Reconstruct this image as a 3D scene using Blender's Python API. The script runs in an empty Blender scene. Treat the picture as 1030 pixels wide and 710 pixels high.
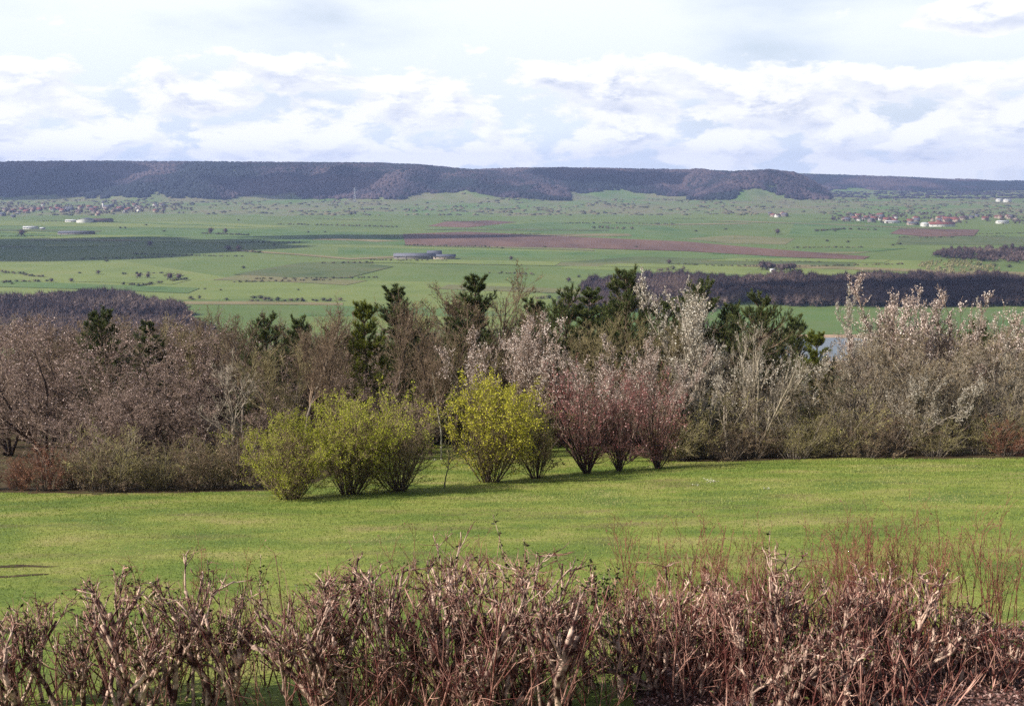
import bpy, math, random
import numpy as np
from mathutils import Vector

RNG = np.random.default_rng(11)
random.seed(5)
PI = math.pi
col = bpy.context.scene.collection
scene = bpy.context.scene

# ------------------------------------------------------------------ camera model
W, H, F = 1030.0, 710.0, 1100.0
PITCH = math.atan((355 - 172) / F)
def ray(px, py):
    a = (px - W / 2) / F; b = (H / 2 - py) / F
    y = math.cos(PITCH) + b * math.sin(PITCH)
    z = -math.sin(PITCH) + b * math.cos(PITCH)
    return a / y, z / y                       # X/Y and Z/Y
PLAIN = -110.0
def on_plain(px, py, lift=0.0):
    u, t = ray(px, py)
    Y = (PLAIN + lift) / t
    return (u * Y, Y, PLAIN + lift)

# ------------------------------------------------------------------ noise
_tab = np.random.default_rng(3).random((256, 256))
def vnoise(x, y):
    x = np.asarray(x, float); y = np.asarray(y, float)
    xi = np.floor(x).astype(int); yi = np.floor(y).astype(int)
    fx = x - xi; fy = y - yi
    fx = fx * fx * (3 - 2 * fx); fy = fy * fy * (3 - 2 * fy)
    g = lambda a, b: _tab[a & 255, b & 255]
    return (g(xi, yi) * (1 - fx) + g(xi + 1, yi) * fx) * (1 - fy) + (g(xi, yi + 1) * (1 - fx) + g(xi + 1, yi + 1) * fx) * fy
def fbm(x, y, o=4):
    s = 0; a = .5
    for k in range(o):
        s = s + a * vnoise(x * 2 ** k + 17 * k, y * 2 ** k + 31 * k); a *= .5
    return s / (1 - .5 ** o)
def sstep(a, b, x):
    t = np.clip((x - a) / (b - a), 0, 1); return t * t * (3 - 2 * t)

# ------------------------------------------------------------------ terrain
def zlev(py, Y): return ray(515, py)[1] * Y
def near_z(X, Y):
    yy = np.maximum(Y, 0)
    z = -(3.2 + .2 * yy) + .45 * np.tanh(np.logaddexp(0, X / 3) / 4) * sstep(5, 30, Y + 10) * (1 - sstep(60, 140, Y))
    z = z + .10 * (fbm(X / 9, Y / 9, 2) - .5) - .02
    return z
RIDGES = []
def ridge(keys, Yf, Yt, footz, seed, amp=260):
    px = np.array([k[0] for k in keys], float); py = np.array([k[1] for k in keys], float)
    u = (px - 515) / F
    zt = np.array([zlev(p + 1.6, Yt) for p in py])
    RIDGES.append((u, zt, Yf, Yt, footz, seed, amp))
ridge([(-400, 165), (0, 163.5), (100, 162.5), (240, 163.5), (380, 164.5), (430, 167), (480, 172), (540, 183), (600, 200)], 3700, 4450, -98, 1)
ridge([(250, 172), (330, 169), (480, 171), (520, 169.5), (600, 169.5), (700, 171.5), (760, 174), (810, 186), (850, 202)], 4050, 4850, -101, 9)
ridge([(660, 215), (705, 185), (735, 173), (770, 171.6), (795, 174), (815, 183), (838, 200), (850, 206)], 3750, 4250, -103, 23, 90)
ridge([(500, 176), (700, 175), (790, 172.5), (850, 174.5), (900, 176), (960, 179.0), (1030, 181.5), (1400, 187)], 5300, 6500, -106, 41)
def ridge_t(i, X, Y):
    u_, zt, Yf, Yt, fz, sd, amp = RIDGES[i]
    u = X / np.maximum(Y, 1)
    top = np.interp(u, u_, zt)
    off = amp * (fbm(X / 420 + sd, X * 0 + sd, 3) - .5) * 1.5
    t = (Y - (Yf + off)) / (Yt - Yf)
    return t, top, fz
def far_z(X, Y):
    base = PLAIN + 12 * sstep(2750, 3900, Y) + 6 * (fbm(X / 260, Y / 260, 3) - .5) * sstep(2800, 3300, Y)
    base = base - 40 * sstep(4700, 5600, Y) * 0
    z = base
    for i in range(len(RIDGES)):
        t, top, fz = ridge_t(i, X, Y)
        tt = np.clip(t, 0, 1)
        rough = (62 if i != 3 else 16) * (fbm(X / 130 + 5 * i, Y / 420, 3) - .5) * np.sin(np.clip(t, 0, 1) * PI)
        hz = fz + (top - fz) * (tt ** 1.0 * (1.6 - .6 * tt)) + rough - np.clip(t - 1, 0, 9) * 18
        hz = np.where(t <= 0, -999, hz)
        z = np.maximum(z, hz)
    return z
def T(X, Y):
    X = np.asarray(X, float); Y = np.asarray(Y, float)
    zn = near_z(X, Y)
    zn = zn + 2.2 * (fbm(X / 45, Y / 45, 3) - .5) * sstep(62, 120, Y)
    z = np.where(Y < 700, np.maximum(zn, PLAIN), far_z(X, Y))
    return z
def Tf(x, y): return float(T(np.array([x]), np.array([y]))[0])

# ------------------------------------------------------------------ mesh + materials
def mesh_np(name, verts, faces, mat, v=None, smooth=False):
    """verts (N,3); faces list of (M,k) arrays"""
    me = bpy.data.meshes.new(name)
    verts = np.asarray(verts, np.float32)
    fl = [np.asarray(f, np.int32) for f in (faces if isinstance(faces, list) else [faces]) if len(f)]
    me.vertices.add(len(verts)); me.vertices.foreach_set('co', verts.ravel())
    loops = np.concatenate([f.ravel() for f in fl])
    sizes = np.concatenate([np.full(len(f), f.shape[1], np.int32) for f in fl])
    starts = np.concatenate([[0], np.cumsum(sizes)[:-1]]).astype(np.int32)
    me.loops.add(len(loops)); me.loops.foreach_set('vertex_index', loops)
    me.polygons.add(len(sizes)); me.polygons.foreach_set('loop_start', starts)
    if smooth: me.polygons.foreach_set('use_smooth', np.ones(len(sizes), bool))
    me.update(calc_edges=True)
    if v is not None:
        a = me.attributes.new('v', 'FLOAT', 'POINT'); a.data.foreach_set('value', np.asarray(v, np.float32))
    if mat: me.materials.append(mat)
    return me
def link(name, me, parent=None, loc=None):
    o = bpy.data.objects.new(name, me); col.objects.link(o)
    if parent: o.parent = parent
    if loc is not None: o.location = loc
    return o
def tag(o, label=None, cat=None, group=None, kind=None):
    if label: o['label'] = label
    if cat: o['category'] = cat
    if group: o['group'] = group
    if kind: o['kind'] = kind
    return o
def empty(name, loc=(0, 0, 0), rz=0, s=1.0):
    o = bpy.data.objects.new(name, None); col.objects.link(o)
    o.location = loc; o.rotation_euler = (0, 0, rz)
    o.scale = (s, s, s) if not hasattr(s, '__len__') else s
    o.empty_display_size = .3
    return o
def copy_tree(o, parent=None):
    c = o.copy(); col.objects.link(c); c.parent = parent
    for ch in list(o.children): copy_tree(ch, c)
    return c

def S(c):                                    # sRGB 0-255 -> linear
    return tuple((x / 255 / 12.92 if x / 255 <= .04045 else ((x / 255 + .055) / 1.055) ** 2.4) for x in c)
def SG(c, k=.72, d=.22):
    l = S(c); g = .3 * l[0] + .6 * l[1] + .1 * l[2]
    l = tuple((x * (1 - d) + g * d) * k for x in l)
    return (l[0] * 1.28, l[1] * 1.06, l[2] * .9)
ALB = .80
def newmat(name):
    m = bpy.data.materials.new(name); m.use_nodes = True
    nt = m.node_tree; nt.nodes.clear()
    return m, nt, nt.nodes, nt.links
def ramp(N, stops):
    r = N.new('ShaderNodeValToRGB')
    e = r.color_ramp.elements
    while len(e) < len(stops): e.new(.5)
    for k, (p, c) in enumerate(stops):
        e[k].position = p; e[k].color = (*[x * ALB for x in c[:3]], 1)
    return r
def leafmat(name, stops, trans=.35, rough=.6, objvar=.12):
    m, nt, N, L = newmat(name)
    at = N.new('ShaderNodeAttribute'); at.attribute_name = 'v'
    r = ramp(N, stops); L.new(at.outputs['Fac'], r.inputs[0])
    oi = N.new('ShaderNodeObjectInfo'); hs = N.new('ShaderNodeHueSaturation')
    mr = N.new('ShaderNodeMapRange'); mr.inputs['To Min'].default_value = 1 - objvar; mr.inputs['To Max'].default_value = 1 + objvar
    L.new(oi.outputs['Random'], mr.inputs['Value']); L.new(mr.outputs[0], hs.inputs['Value']); L.new(r.outputs[0], hs.inputs['Color'])
    p = N.new('ShaderNodeBsdfPrincipled'); p.inputs['Roughness'].default_value = rough; p.inputs['Specular IOR Level'].default_value = .25
    L.new(hs.outputs[0], p.inputs['Base Color'])
    out = N.new('ShaderNodeOutputMaterial')
    if trans > 0:
        t = N.new('ShaderNodeBsdfTranslucent'); L.new(hs.outputs[0], t.inputs['Color'])
        mx = N.new('ShaderNodeMixShader'); mx.inputs[0].default_value = trans
        L.new(p.outputs[0], mx.inputs[1]); L.new(t.outputs[0], mx.inputs[2]); L.new(mx.outputs[0], out.inputs[0])
    else: L.new(p.outputs[0], out.inputs[0])
    return m
def barkmat(name, c1, c2, scale=18, rough=.85, objvar=.1, stops=(.3, .7)):
    m, nt, N, L = newmat(name)
    tc = N.new('ShaderNodeTexCoord'); no = N.new('ShaderNodeTexNoise'); no.inputs['Scale'].default_value = scale; no.inputs['Detail'].default_value = 3
    L.new(tc.outputs['Object'], no.inputs['Vector'])
    r = ramp(N, [(stops[0], c1), (stops[1], c2)]); L.new(no.outputs['Fac'], r.inputs[0])
    oi = N.new('ShaderNodeObjectInfo'); hs = N.new('ShaderNodeHueSaturation')
    mr = N.new('ShaderNodeMapRange'); mr.inputs['To Min'].default_value = 1 - objvar; mr.inputs['To Max'].default_value = 1 + objvar
    L.new(oi.outputs['Random'], mr.inputs['Value']); L.new(mr.outputs[0], hs.inputs['Value']); L.new(r.outputs[0], hs.inputs['Color'])
    p = N.new('ShaderNodeBsdfPrincipled'); p.inputs['Roughness'].default_value = rough; p.inputs['Specular IOR Level'].default_value = .2
    L.new(hs.outputs[0], p.inputs['Base Color'])
    out = N.new('ShaderNodeOutputMaterial'); L.new(p.outputs[0], out.inputs[0])
    return m
def noisemat(name, stops, scale, detail=6, stretch=(1, 1, 1), stops2=None, scale2=1, mix=.5, rough=.9, bump=0, bscale=20, rot=0, bdist=.05):
    m, nt, N, L = newmat(name)
    tc = N.new('ShaderNodeTexCoord'); mp = N.new('ShaderNodeMapping'); mp.inputs['Scale'].default_value = stretch; mp.inputs['Rotation'].default_value = (0, 0, rot)
    L.new(tc.outputs['Object'], mp.inputs['Vector'])
    no = N.new('ShaderNodeTexNoise'); no.inputs['Scale'].default_value = scale; no.inputs['Detail'].default_value = detail; no.inputs['Roughness'].default_value = .62
    L.new(mp.outputs[0], no.inputs['Vector'])
    r = ramp(N, stops); L.new(no.outputs['Fac'], r.inputs[0]); c = r.outputs[0]
    if stops2:
        n2 = N.new('ShaderNodeTexNoise'); n2.inputs['Scale'].default_value = scale2; n2.inputs['Detail'].default_value = 5
        L.new(tc.outputs['Object'], n2.inputs['Vector'])
        r2 = ramp(N, stops2); L.new(n2.outputs['Fac'], r2.inputs[0])
        mx = N.new('ShaderNodeMix'); mx.data_type = 'RGBA'; mx.inputs['Factor'].default_value = mix
        L.new(c, mx.inputs['A']); L.new(r2.outputs[0], mx.inputs['B']); c = mx.outputs['Result']
    p = N.new('ShaderNodeBsdfPrincipled'); p.inputs['Roughness'].default_value = rough; p.inputs['Specular IOR Level'].default_value = .15
    L.new(c, p.inputs['Base Color'])
    if bump:
        nb = N.new('ShaderNodeTexNoise'); nb.inputs['Scale'].default_value = bscale; nb.inputs['Detail'].default_value = 4
        L.new(tc.outputs['Object'], nb.inputs['Vector'])
        b = N.new('ShaderNodeBump'); b.inputs['Strength'].default_value = bump; b.inputs['Distance'].default_value = bdist
        L.new(nb.outputs['Fac'], b.inputs['Height']); L.new(b.outputs[0], p.inputs['Normal'])
    out = N.new('ShaderNodeOutputMaterial'); L.new(p.outputs[0], out.inputs[0])
    return m

# ------------------------------------------------------------------ world sky
SUN_EL = math.radians(36); sun_h = Vector((-1, -.40)).normalized()
SUN_DIR = Vector((sun_h.x * math.cos(SUN_EL), sun_h.y * math.cos(SUN_EL), math.sin(SUN_EL)))
def build_world():
    w = bpy.data.worlds.new('World'); scene.world = w; w.use_nodes = True
    nt = w.node_tree; N = nt.nodes; L = nt.links; N.clear()
    def val(x):
        n = N.new('ShaderNodeValue'); n.outputs[0].default_value = x; return n.outputs[0]
    def math_(op, a, b=None, c=None, clamp=False):
        n = N.new('ShaderNodeMath'); n.operation = op; n.use_clamp = clamp
        for k, x in enumerate((a, b, c)):
            if x is None: continue
            if isinstance(x, (int, float)): n.inputs[k].default_value = x
            else: L.new(x, n.inputs[k])
        return n.outputs[0]
    def maprange(x, a, b, c=0., d=1., smooth=True):
        n = N.new('ShaderNodeMapRange'); n.interpolation_type = 'SMOOTHSTEP' if smooth else 'LINEAR'
        L.new(x, n.inputs['Value'])
        for k, vv in zip(('From Min', 'From Max', 'To Min', 'To Max'), (a, b, c, d)): n.inputs[k].default_value = vv
        return n.outputs[0]
    tc = N.new('ShaderNodeTexCoord'); sep = N.new('ShaderNodeSeparateXYZ'); L.new(tc.outputs['Generated'], sep.inputs[0])
    z = math_('MAXIMUM', sep.outputs['Z'], 0.0)
    def noise(sx, sz, scale, detail, off=(0, 0, 0), rough=.55, dist=0):
        cb = N.new('ShaderNodeCombineXYZ')
        L.new(math_('MULTIPLY_ADD', sep.outputs['X'], sx, off[0]), cb.inputs[0])
        L.new(math_('MULTIPLY_ADD', sep.outputs['Y'], sx, off[1]), cb.inputs[1])
        L.new(math_('MULTIPLY_ADD', z, sz, off[2]), cb.inputs[2])
        n = N.new('ShaderNodeTexNoise'); n.inputs['Scale'].default_value = scale; n.inputs['Detail'].default_value = detail
        n.inputs['Roughness'].default_value = rough; n.inputs['Distortion'].default_value = dist
        L.new(cb.outputs[0], n.inputs['Vector']); return n.outputs['Fac']
    sky = N.new('ShaderNodeTexSky'); sky.sky_type = 'NISHITA'; sky.sun_disc = False
    sky.sun_elevation = SUN_EL; sky.sun_rotation = math.atan2(sun_h.x, sun_h.y) % (2 * PI)
    sky.air_density = 1.0; sky.dust_density = 1.6; sky.ozone_density = 1.0
    bgs = N.new('ShaderNodeBackground'); L.new(sky.outputs[0], bgs.inputs['Color']); bgs.inputs['Strength'].default_value = .075
    # high veil of thin cloud
    veil = maprange(noise(1, 3.2, 2.3, 6, (3.1, .4, 1.7), .5), .36, .56)
    veil_low = maprange(z, .12, .5, 1.0, .12)
    veil = math_('MULTIPLY', veil, veil_low)
    # cumulus band
    A = (2.6, 4.9, .7); up = .032
    d0 = noise(1, 2.6, 14.0, 10, A, .58, .2)
    d1 = noise(1, 2.6, 14.0, 10, (A[0] - .010, A[1], A[2] + up), .58, .2)
    band = maprange(z, .07, .13, .02, -.24)
    foot = maprange(z, .0, .012, -.10, 0)
    dens = math_('ADD', math_('ADD', d0, band), foot)
    # one loose cloud high on the right
    ex = math_('SUBTRACT', math_('DIVIDE', sep.outputs['X'], math_('MAXIMUM', sep.outputs['Y'], .05)), .425)
    ez = math_('SUBTRACT', z, math_('MULTIPLY_ADD', ex, .10, .128))
    e2 = math_('ADD', math_('POWER', math_('DIVIDE', ex, .085), 2.), math_('POWER', math_('DIVIDE', ez, .020), 2.))
    dens = math_('ADD', dens, math_('MULTIPLY', maprange(e2, 0, 1.6, 1., 0.), .40))
    cum = maprange(dens, .41, .50)
    shade = maprange(math_('SUBTRACT', d1, d0), -.075, .10)      # 1 under heads of cloud
    thick = maprange(dens, .47, .68)
    shade = math_('MULTIPLY', shade, math_('MULTIPLY_ADD', thick, .75, .25))
    shade = math_('MULTIPLY', shade, maprange(e2, .2, 1.8, .62, 1.))
    # bigger dark bottoms
    mixc = N.new('ShaderNodeMix'); mixc.data_type = 'RGBA'
    mixc.inputs['A'].default_value = (*S((252, 252, 255)), 1); mixc.inputs['B'].default_value = (*S((176, 188, 214)), 1)
    L.new(shade, mixc.inputs['Factor'])
    bgc = N.new('ShaderNodeBackground'); L.new(mixc.outputs['Result'], bgc.inputs['Color']); L.new(maprange(z, .0, .06, 1.0, .80), bgc.inputs['Strength'])
    bgv = N.new('ShaderNodeBackground'); bgv.inputs['Color'].default_value = (*S((250, 252, 255)), 1); bgv.inputs['Strength'].default_value = .80
    m1 = N.new('ShaderNodeMixShader'); L.new(veil, m1.inputs[0]); L.new(bgs.outputs[0], m1.inputs[1]); L.new(bgv.outputs[0], m1.inputs[2])
    # pale air near the horizon
    bgh = N.new('ShaderNodeBackground'); bgh.inputs['Color'].default_value = (*S((222, 234, 252)), 1); L.new(maprange(z, .0, .06, 1.02, .77), bgh.inputs['Strength'])
    mh = N.new('ShaderNodeMixShader'); L.new(maprange(z, .0, .30, .80, 0.), mh.inputs[0]); L.new(m1.outputs[0], mh.inputs[1]); L.new(bgh.outputs[0], mh.inputs[2])
    m2 = N.new('ShaderNodeMixShader'); L.new(math_('MULTIPLY', cum, .92), m2.inputs[0]); L.new(mh.outputs[0], m2.inputs[1]); L.new(bgc.outputs[0], m2.inputs[2])
    out = N.new('ShaderNodeOutputWorld'); L.new(m2.outputs[0], out.inputs['Surface'])
build_world()
sd = bpy.data.lights.new('sun', 'SUN'); sd.energy = 5.0; sd.angle = math.radians(.5); sd.color = (1, .95, .87)
so = bpy.data.objects.new('sun', sd); col.objects.link(so); so.rotation_euler = SUN_DIR.to_track_quat('Z', 'Y').to_euler(); so.location = (0, 0, 60)

cd = bpy.data.cameras.new('camera'); cam = bpy.data.objects.new('camera', cd); col.objects.link(cam); scene.camera = cam
cd.sensor_width = 36; cd.sensor_fit = 'HORIZONTAL'; cd.lens = 36 * F / W; cd.clip_start = .3; cd.clip_end = 40000
cam.rotation_euler = (PI / 2 - PITCH, 0, 0)
vs = scene.view_settings; vs.view_transform = 'Standard'; vs.look = 'None'; vs.exposure = 0.6; vs.gamma = 1; vs.use_curve_mapping = False
scene.cycles.max_bounces = 6; scene.cycles.diffuse_bounces = 3; scene.cycles.transparent_max_bounces = 8; scene.cycles.volume_bounces = 0
scene.cycles.use_denoising = False; scene.cycles.use_adaptive_sampling = False

# ------------------------------------------------------------------ ground sheets
def grid_faces(nr, nc):
    i = np.arange(nr - 1)[:, None] * nc + np.arange(nc - 1)[None, :]
    return np.stack([i, i + 1, i + nc + 1, i + nc], -1).reshape(-1, 4)
G_HEATH = noisemat('heath_ground', [(.30, S((92, 122, 62))), (.46, S((116, 132, 78))), (.56, S((134, 132, 98))), (.68, S((106, 104, 84)))], .012, 8, (1, .45, 1),
                   stops2=[(.35, S((84, 116, 54))), (.6, S((118, 112, 84)))], scale2=.0035, mix=.5)
G_PLAIN = noisemat('meadow_ground', [(.32, SG((88, 128, 52))), (.5, SG((104, 142, 58))), (.66, SG((122, 150, 70)))], .004, 7, (1, .6, 1),
                   stops2=[(.4, SG((92, 132, 54))), (.62, SG((116, 140, 74)))], scale2=.03, mix=.35, rot=.3)
G_SLOPE = noisemat('scrub_slope_ground', [(.35, S((70, 66, 42))), (.6, S((96, 88, 62)))], .2, 6)
def build_terrain():
    us = np.concatenate([np.linspace(-1.3, -.58, 40)[:-1], np.linspace(-.58, .58, 330), np.linspace(.58, 1.3, 40)[1:]])
    Ys = np.concatenate([np.arange(-60, 20, 10), np.arange(20, 700, 7), np.arange(702, 2700, 60), np.arange(2700, 6700, 20), np.arange(6700, 9500, 110)])
    U, Y = np.meshgrid(us, Ys); X = U * (Y + 80)
    Z = T(X, Y)
    Z = Z - .6 * ((np.abs(X) < 58) & (Y < 66))
    V = np.stack([X, Y, Z], -1).reshape(-1, 3)
    Fc = grid_faces(len(Ys), len(us))
    cy = Y.reshape(-1)[Fc].mean(1); cx = X.reshape(-1)[Fc].mean(1)
    me = mesh_np('terrain', V, Fc, G_PLAIN, smooth=True)
    me.materials.append(G_HEATH); me.materials.append(G_SLOPE)
    idx = np.where(cy > 2790 + 160 * (fbm(cx / 300, cx * 0, 3) - .5) * 2, 1, np.where(cy < 540, 2, 0)).astype(np.int32)
    me.polygons.foreach_set('material_index', idx)
    tag(link('ground', me), kind='structure')
build_terrain()

# near lawn / woodland floor / planting bed out of one grid
def bed_edge(X):                 # Y of the bed's back edge
    return 8.4 + 3.6 * sstep(.8, 1.8, X) + .9 * sstep(4.0, 5.6, X)
def lawn_edge(X):
    # left bushes, middle bay, right crest
    return 32.2 + 28 * sstep(-7.2, -4.8, X) * (1 - sstep(3.0, 7.0, X)) + 10.2 * sstep(3, 7, X) + .5 * np.sin(X * .6)
LAWN, lawn_nt, N, L = newmat('lawn_grass')
def build_lawnmat():
    nt = lawn_nt
    tc = N.new('ShaderNodeTexCoord')
    def nz(scale, detail, st=(1, 1, 1), rough=.6):
        mp = N.new('ShaderNodeMapping'); mp.inputs['Scale'].default_value = st; L.new(tc.outputs['Object'], mp.inputs[0])
        n = N.new('ShaderNodeTexNoise'); n.inputs['Scale'].default_value = scale; n.inputs['Detail'].default_value = detail; n.inputs['Roughness'].default_value = rough
        L.new(mp.outputs[0], n.inputs['Vector']); return n.outputs['Fac']
    big = ramp(N, [(.30, S((98, 120, 54))), (.44, S((122, 140, 62))), (.54, S((148, 156, 74))), (.66, S((170, 162, 98)))])
    L.new(nz(.38, 8, (1, 1.3, 1)), big.inputs[0])
    fine = ramp(N, [(.3, (.34, .34, .34)), (.5, (.5, .5, .5)), (.7, (.68, .66, .6))])
    L.new(nz(9, 5, (1, 1, 1), .7), fine.inputs[0])
    mx = N.new('ShaderNodeMix'); mx.data_type = 'RGBA'; mx.blend_type = 'OVERLAY'; mx.inputs['Factor'].default_value = .75
    L.new(big.outputs[0], mx.inputs['A']); L.new(fine.outputs[0], mx.inputs['B'])
    brown = ramp(N, [(.53, (0, 0, 0)), (.68, (.75, .75, .75))]); L.new(nz(.55, 7, (.6, 1.6, 1)), brown.inputs[0])
    m2 = N.new('ShaderNodeMix'); m2.data_type = 'RGBA'; L.new(brown.outputs[0], m2.inputs['Factor'])
    L.new(mx.outputs['Result'], m2.inputs['A']); m2.inputs['B'].default_value = (*S((106, 94, 64)), 1)
    p = N.new('ShaderNodeBsdfPrincipled'); p.inputs['Roughness'].default_value = .8; p.inputs['Specular IOR Level'].default_value = .15
    L.new(m2.outputs['Result'], p.inputs['Base Color'])
    b = N.new('ShaderNodeBump'); b.inputs['Strength'].default_value = .8; b.inputs['Distance'].default_value = .06
    L.new(nz(5, 6, (1, 1, 1), .7), b.inputs['Height']); L.new(b.outputs[0], p.inputs['Normal'])
    out = N.new('ShaderNodeOutputMaterial'); L.new(p.outputs[0], out.inputs[0])
build_lawnmat()
FLOOR = noisemat('leaf_litter_floor', [(.3, S((58, 46, 34))), (.5, S((86, 70, 50))), (.7, S((84, 92, 50)))], 1.4, 7, bump=.8, bscale=9)
BED = noisemat('bed_soil', [(.3, S((66, 48, 42))), (.5, S((104, 80, 72))), (.7, S((140, 112, 102)))], 14, 6, bump=1, bscale=30)
def build_near():
    xs = np.arange(-60, 60.01, .3); ys = np.arange(-12, 68.01, .3)
    X, Y = np.meshgrid(xs, ys); Z = near_z(X, Y) + .05 * (fbm(X / 1.3, Y / 1.3, 3) - .5)
    V = np.stack([X, Y, Z], -1).reshape(-1, 3); Fc = grid_faces(len(ys), len(xs))
    cx = X.reshape(-1)[Fc].mean(1); cy = Y.reshape(-1)[Fc].mean(1)
    bed = cy < bed_edge(cx); fl = cy > lawn_edge(cx) + .9 * (vnoise(cx * 1.3, cy * 1.3) - .5)
    for nm, msk, mat in (('planting_bed', bed, BED), ('woodland_floor', fl, FLOOR), ('lawn', ~bed & ~fl, LAWN)):
        f = Fc[msk]; uq, inv = np.unique(f, return_inverse=True)
        tag(link(nm, mesh_np(nm, V[uq], inv.reshape(f.shape), mat, smooth=True)), kind='structure')
build_near()
def gz(X, Y): return near_z(X, Y) + .05 * (fbm(np.asarray(X) / 1.3, np.asarray(Y) / 1.3, 3) - .5)
def gzf(x, y): return float(gz(np.array([x]), np.array([y]))[0])

# ------------------------------------------------------------------ grass blades & litter
def blades(n, xr, yr, h, w, keep):
    x = RNG.uniform(*xr, n); y = yr[0] + (yr[1] - yr[0]) * RNG.random(n) ** 1.35
    k = keep(x, y); x = x[k]; y = y[k]; n = len(x)
    z = gz(x, y) - .005
    a = RNG.uniform(0, 2 * PI, n); hh = h * RNG.uniform(.5, 1.35, n) * (1 + .02 * (y - 12)); ww = w * RNG.uniform(.7, 1.3, n) * (1 + .05 * (y - 10))
    ln = RNG.normal(0, .4, (n, 2)) * hh[:, None]
    dx = np.cos(a) * ww / 2; dy = np.sin(a) * ww / 2
    V = np.empty((n, 3, 3)); V[:, 0] = np.stack([x - dx, y - dy, z], 1); V[:, 1] = np.stack([x + dx, y + dy, z], 1)
    V[:, 2] = np.stack([x + ln[:, 0], y + ln[:, 1], z + hh], 1)
    vv = np.clip(.5 + 1.5 * (fbm(x * .38, y * .5, 3) - .5) + RNG.normal(0, .08, n), 0, 1)
    return V.reshape(-1, 3), np.arange(n * 3).reshape(-1, 3), np.repeat(vv, 3)
GRASS = leafmat('grass_blade', [(0, S((108, 128, 54))), (.5, S((134, 150, 66))), (.8, S((156, 160, 84))), (1, S((172, 166, 112)))], .3)
V_, F_, v_ = blades(420000, (-22, 26), (9.5, 44), .03, .011, lambda x, y: (y > bed_edge(x)) & (y < lawn_edge(x)) & (np.abs(x) < .52 * y + 2))
tag(link('grass', mesh_np('grass', V_, F_, GRASS, v_)), 'short mown spring grass covering the sloping lawn', 'grass', kind='stuff')

def leaves_at(P, size, flat=.5, elong=1.5, jitter=0, curl=.25):
    """P (n,3) -> one bent quad (two tris) per point"""
    n = len(P); s = size * RNG.uniform(.55, 1.35, n)
    d = RNG.normal(0, 1, (n, 3)); d[:, 2] *= flat; d /= np.linalg.norm(d, axis=1)[:, None]
    t = RNG.normal(0, 1, (n, 3)); e = np.cross(d, t); e /= np.linalg.norm(e, axis=1)[:, None]
    nn = np.cross(d, e)
    P = P + RNG.normal(0, 1, (n, 3)) * jitter
    A = P; B = P + d * (s * elong * .5)[:, None] + e * (s * .5)[:, None] + nn * (s * curl)[:, None]
    C = P + d * (s * elong)[:, None]; D = P + d * (s * elong * .5)[:, None] - e * (s * .5)[:, None] + nn * (s * curl)[:, None]
    V = np.stack([A, B, C, D], 1).reshape(-1, 3); k = np.arange(n)[:, None] * 4
    Fc = np.concatenate([k + [0, 1, 2], k + [0, 2, 3]], 0)
    return V, Fc
LITTER = leafmat('dead_leaf', [(0, S((74, 46, 42))), (.35, S((124, 86, 78))), (.75, S((166, 128, 120))), (1, S((210, 180, 170)))], .1)
def litter():
    n = 90000
    x = RNG.uniform(-7, 9, n); y = RNG.uniform(7.5, 13.3, n)
    k = y < bed_edge(x) + .15 * RNG.normal(0, 1, n); x = x[k]; y = y[k]
    P = np.stack([x, y, gz(x, y) + RNG.uniform(0, .06, len(x))], 1)
    V, Fc = leaves_at(P, .028, .3)
    tag(link('leaf_litter', mesh_np('leaf_litter', V, Fc, LITTER, np.repeat(RNG.random(len(P)), 4))), 'brown and pinkish dead leaves covering the bed under the hedge', 'leaf litter', kind='stuff')
litter()

# ------------------------------------------------------------------ plant generator
def unit(a): return a / np.maximum(np.linalg.norm(a, axis=-1, keepdims=True), 1e-9)
def run(P, D, Ln, R0, K=5, wob=.15, up=0., taper=.35, kink=0, grav=0):
    """grow N branches at once -> pts (N,K+1,3), rad (N,K+1)"""
    n = len(P); pts = np.empty((n, K + 1, 3)); pts[:, 0] = P; d = unit(D)
    for k in range(K):
        d = unit(d + RNG.normal(0, wob, (n, 3)) + np.array([0, 0, up - grav * k / K]))
        pts[:, k + 1] = pts[:, k] + d * (Ln / K)[:, None]
    f = np.linspace(1, taper, K + 1)[None]
    return pts, R0[:, None] * f
def spawn(pts, rad, Ln, m, f0=.25, f1=1., ang=.8, angsd=.2, ratio=.55, shape=.5, rr=.55, rmin=.003, upbias=0.):
    n, K1, _ = pts.shape; K = K1 - 1
    f = f0 + (f1 - f0) * RNG.random((n, m)); idx = f * K; i = np.minimum(idx.astype(int), K - 1); w = (idx - i)[..., None]
    r = np.arange(n)[:, None]
    p = pts[r, i] * (1 - w) + pts[r, i + 1] * w
    d = unit(pts[r, i + 1] - pts[r, i])
    t = unit(np.cross(d, RNG.normal(0, 1, (n, m, 3))))
    a = RNG.normal(ang, angsd, (n, m))[..., None]
    nd = d * np.cos(a) + t * np.sin(a) + np.array([0, 0, upbias])
    L2 = (Ln[:, None] * ratio * (1 - shape * f)) * RNG.uniform(.6, 1.25, (n, m))
    R2 = np.maximum((rad[r, i] * (1 - w[..., 0]) + rad[r, i + 1] * w[..., 0]) * rr, rmin)
    return p.reshape(-1, 3), nd.reshape(-1, 3), L2.ravel(), R2.ravel()
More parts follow.
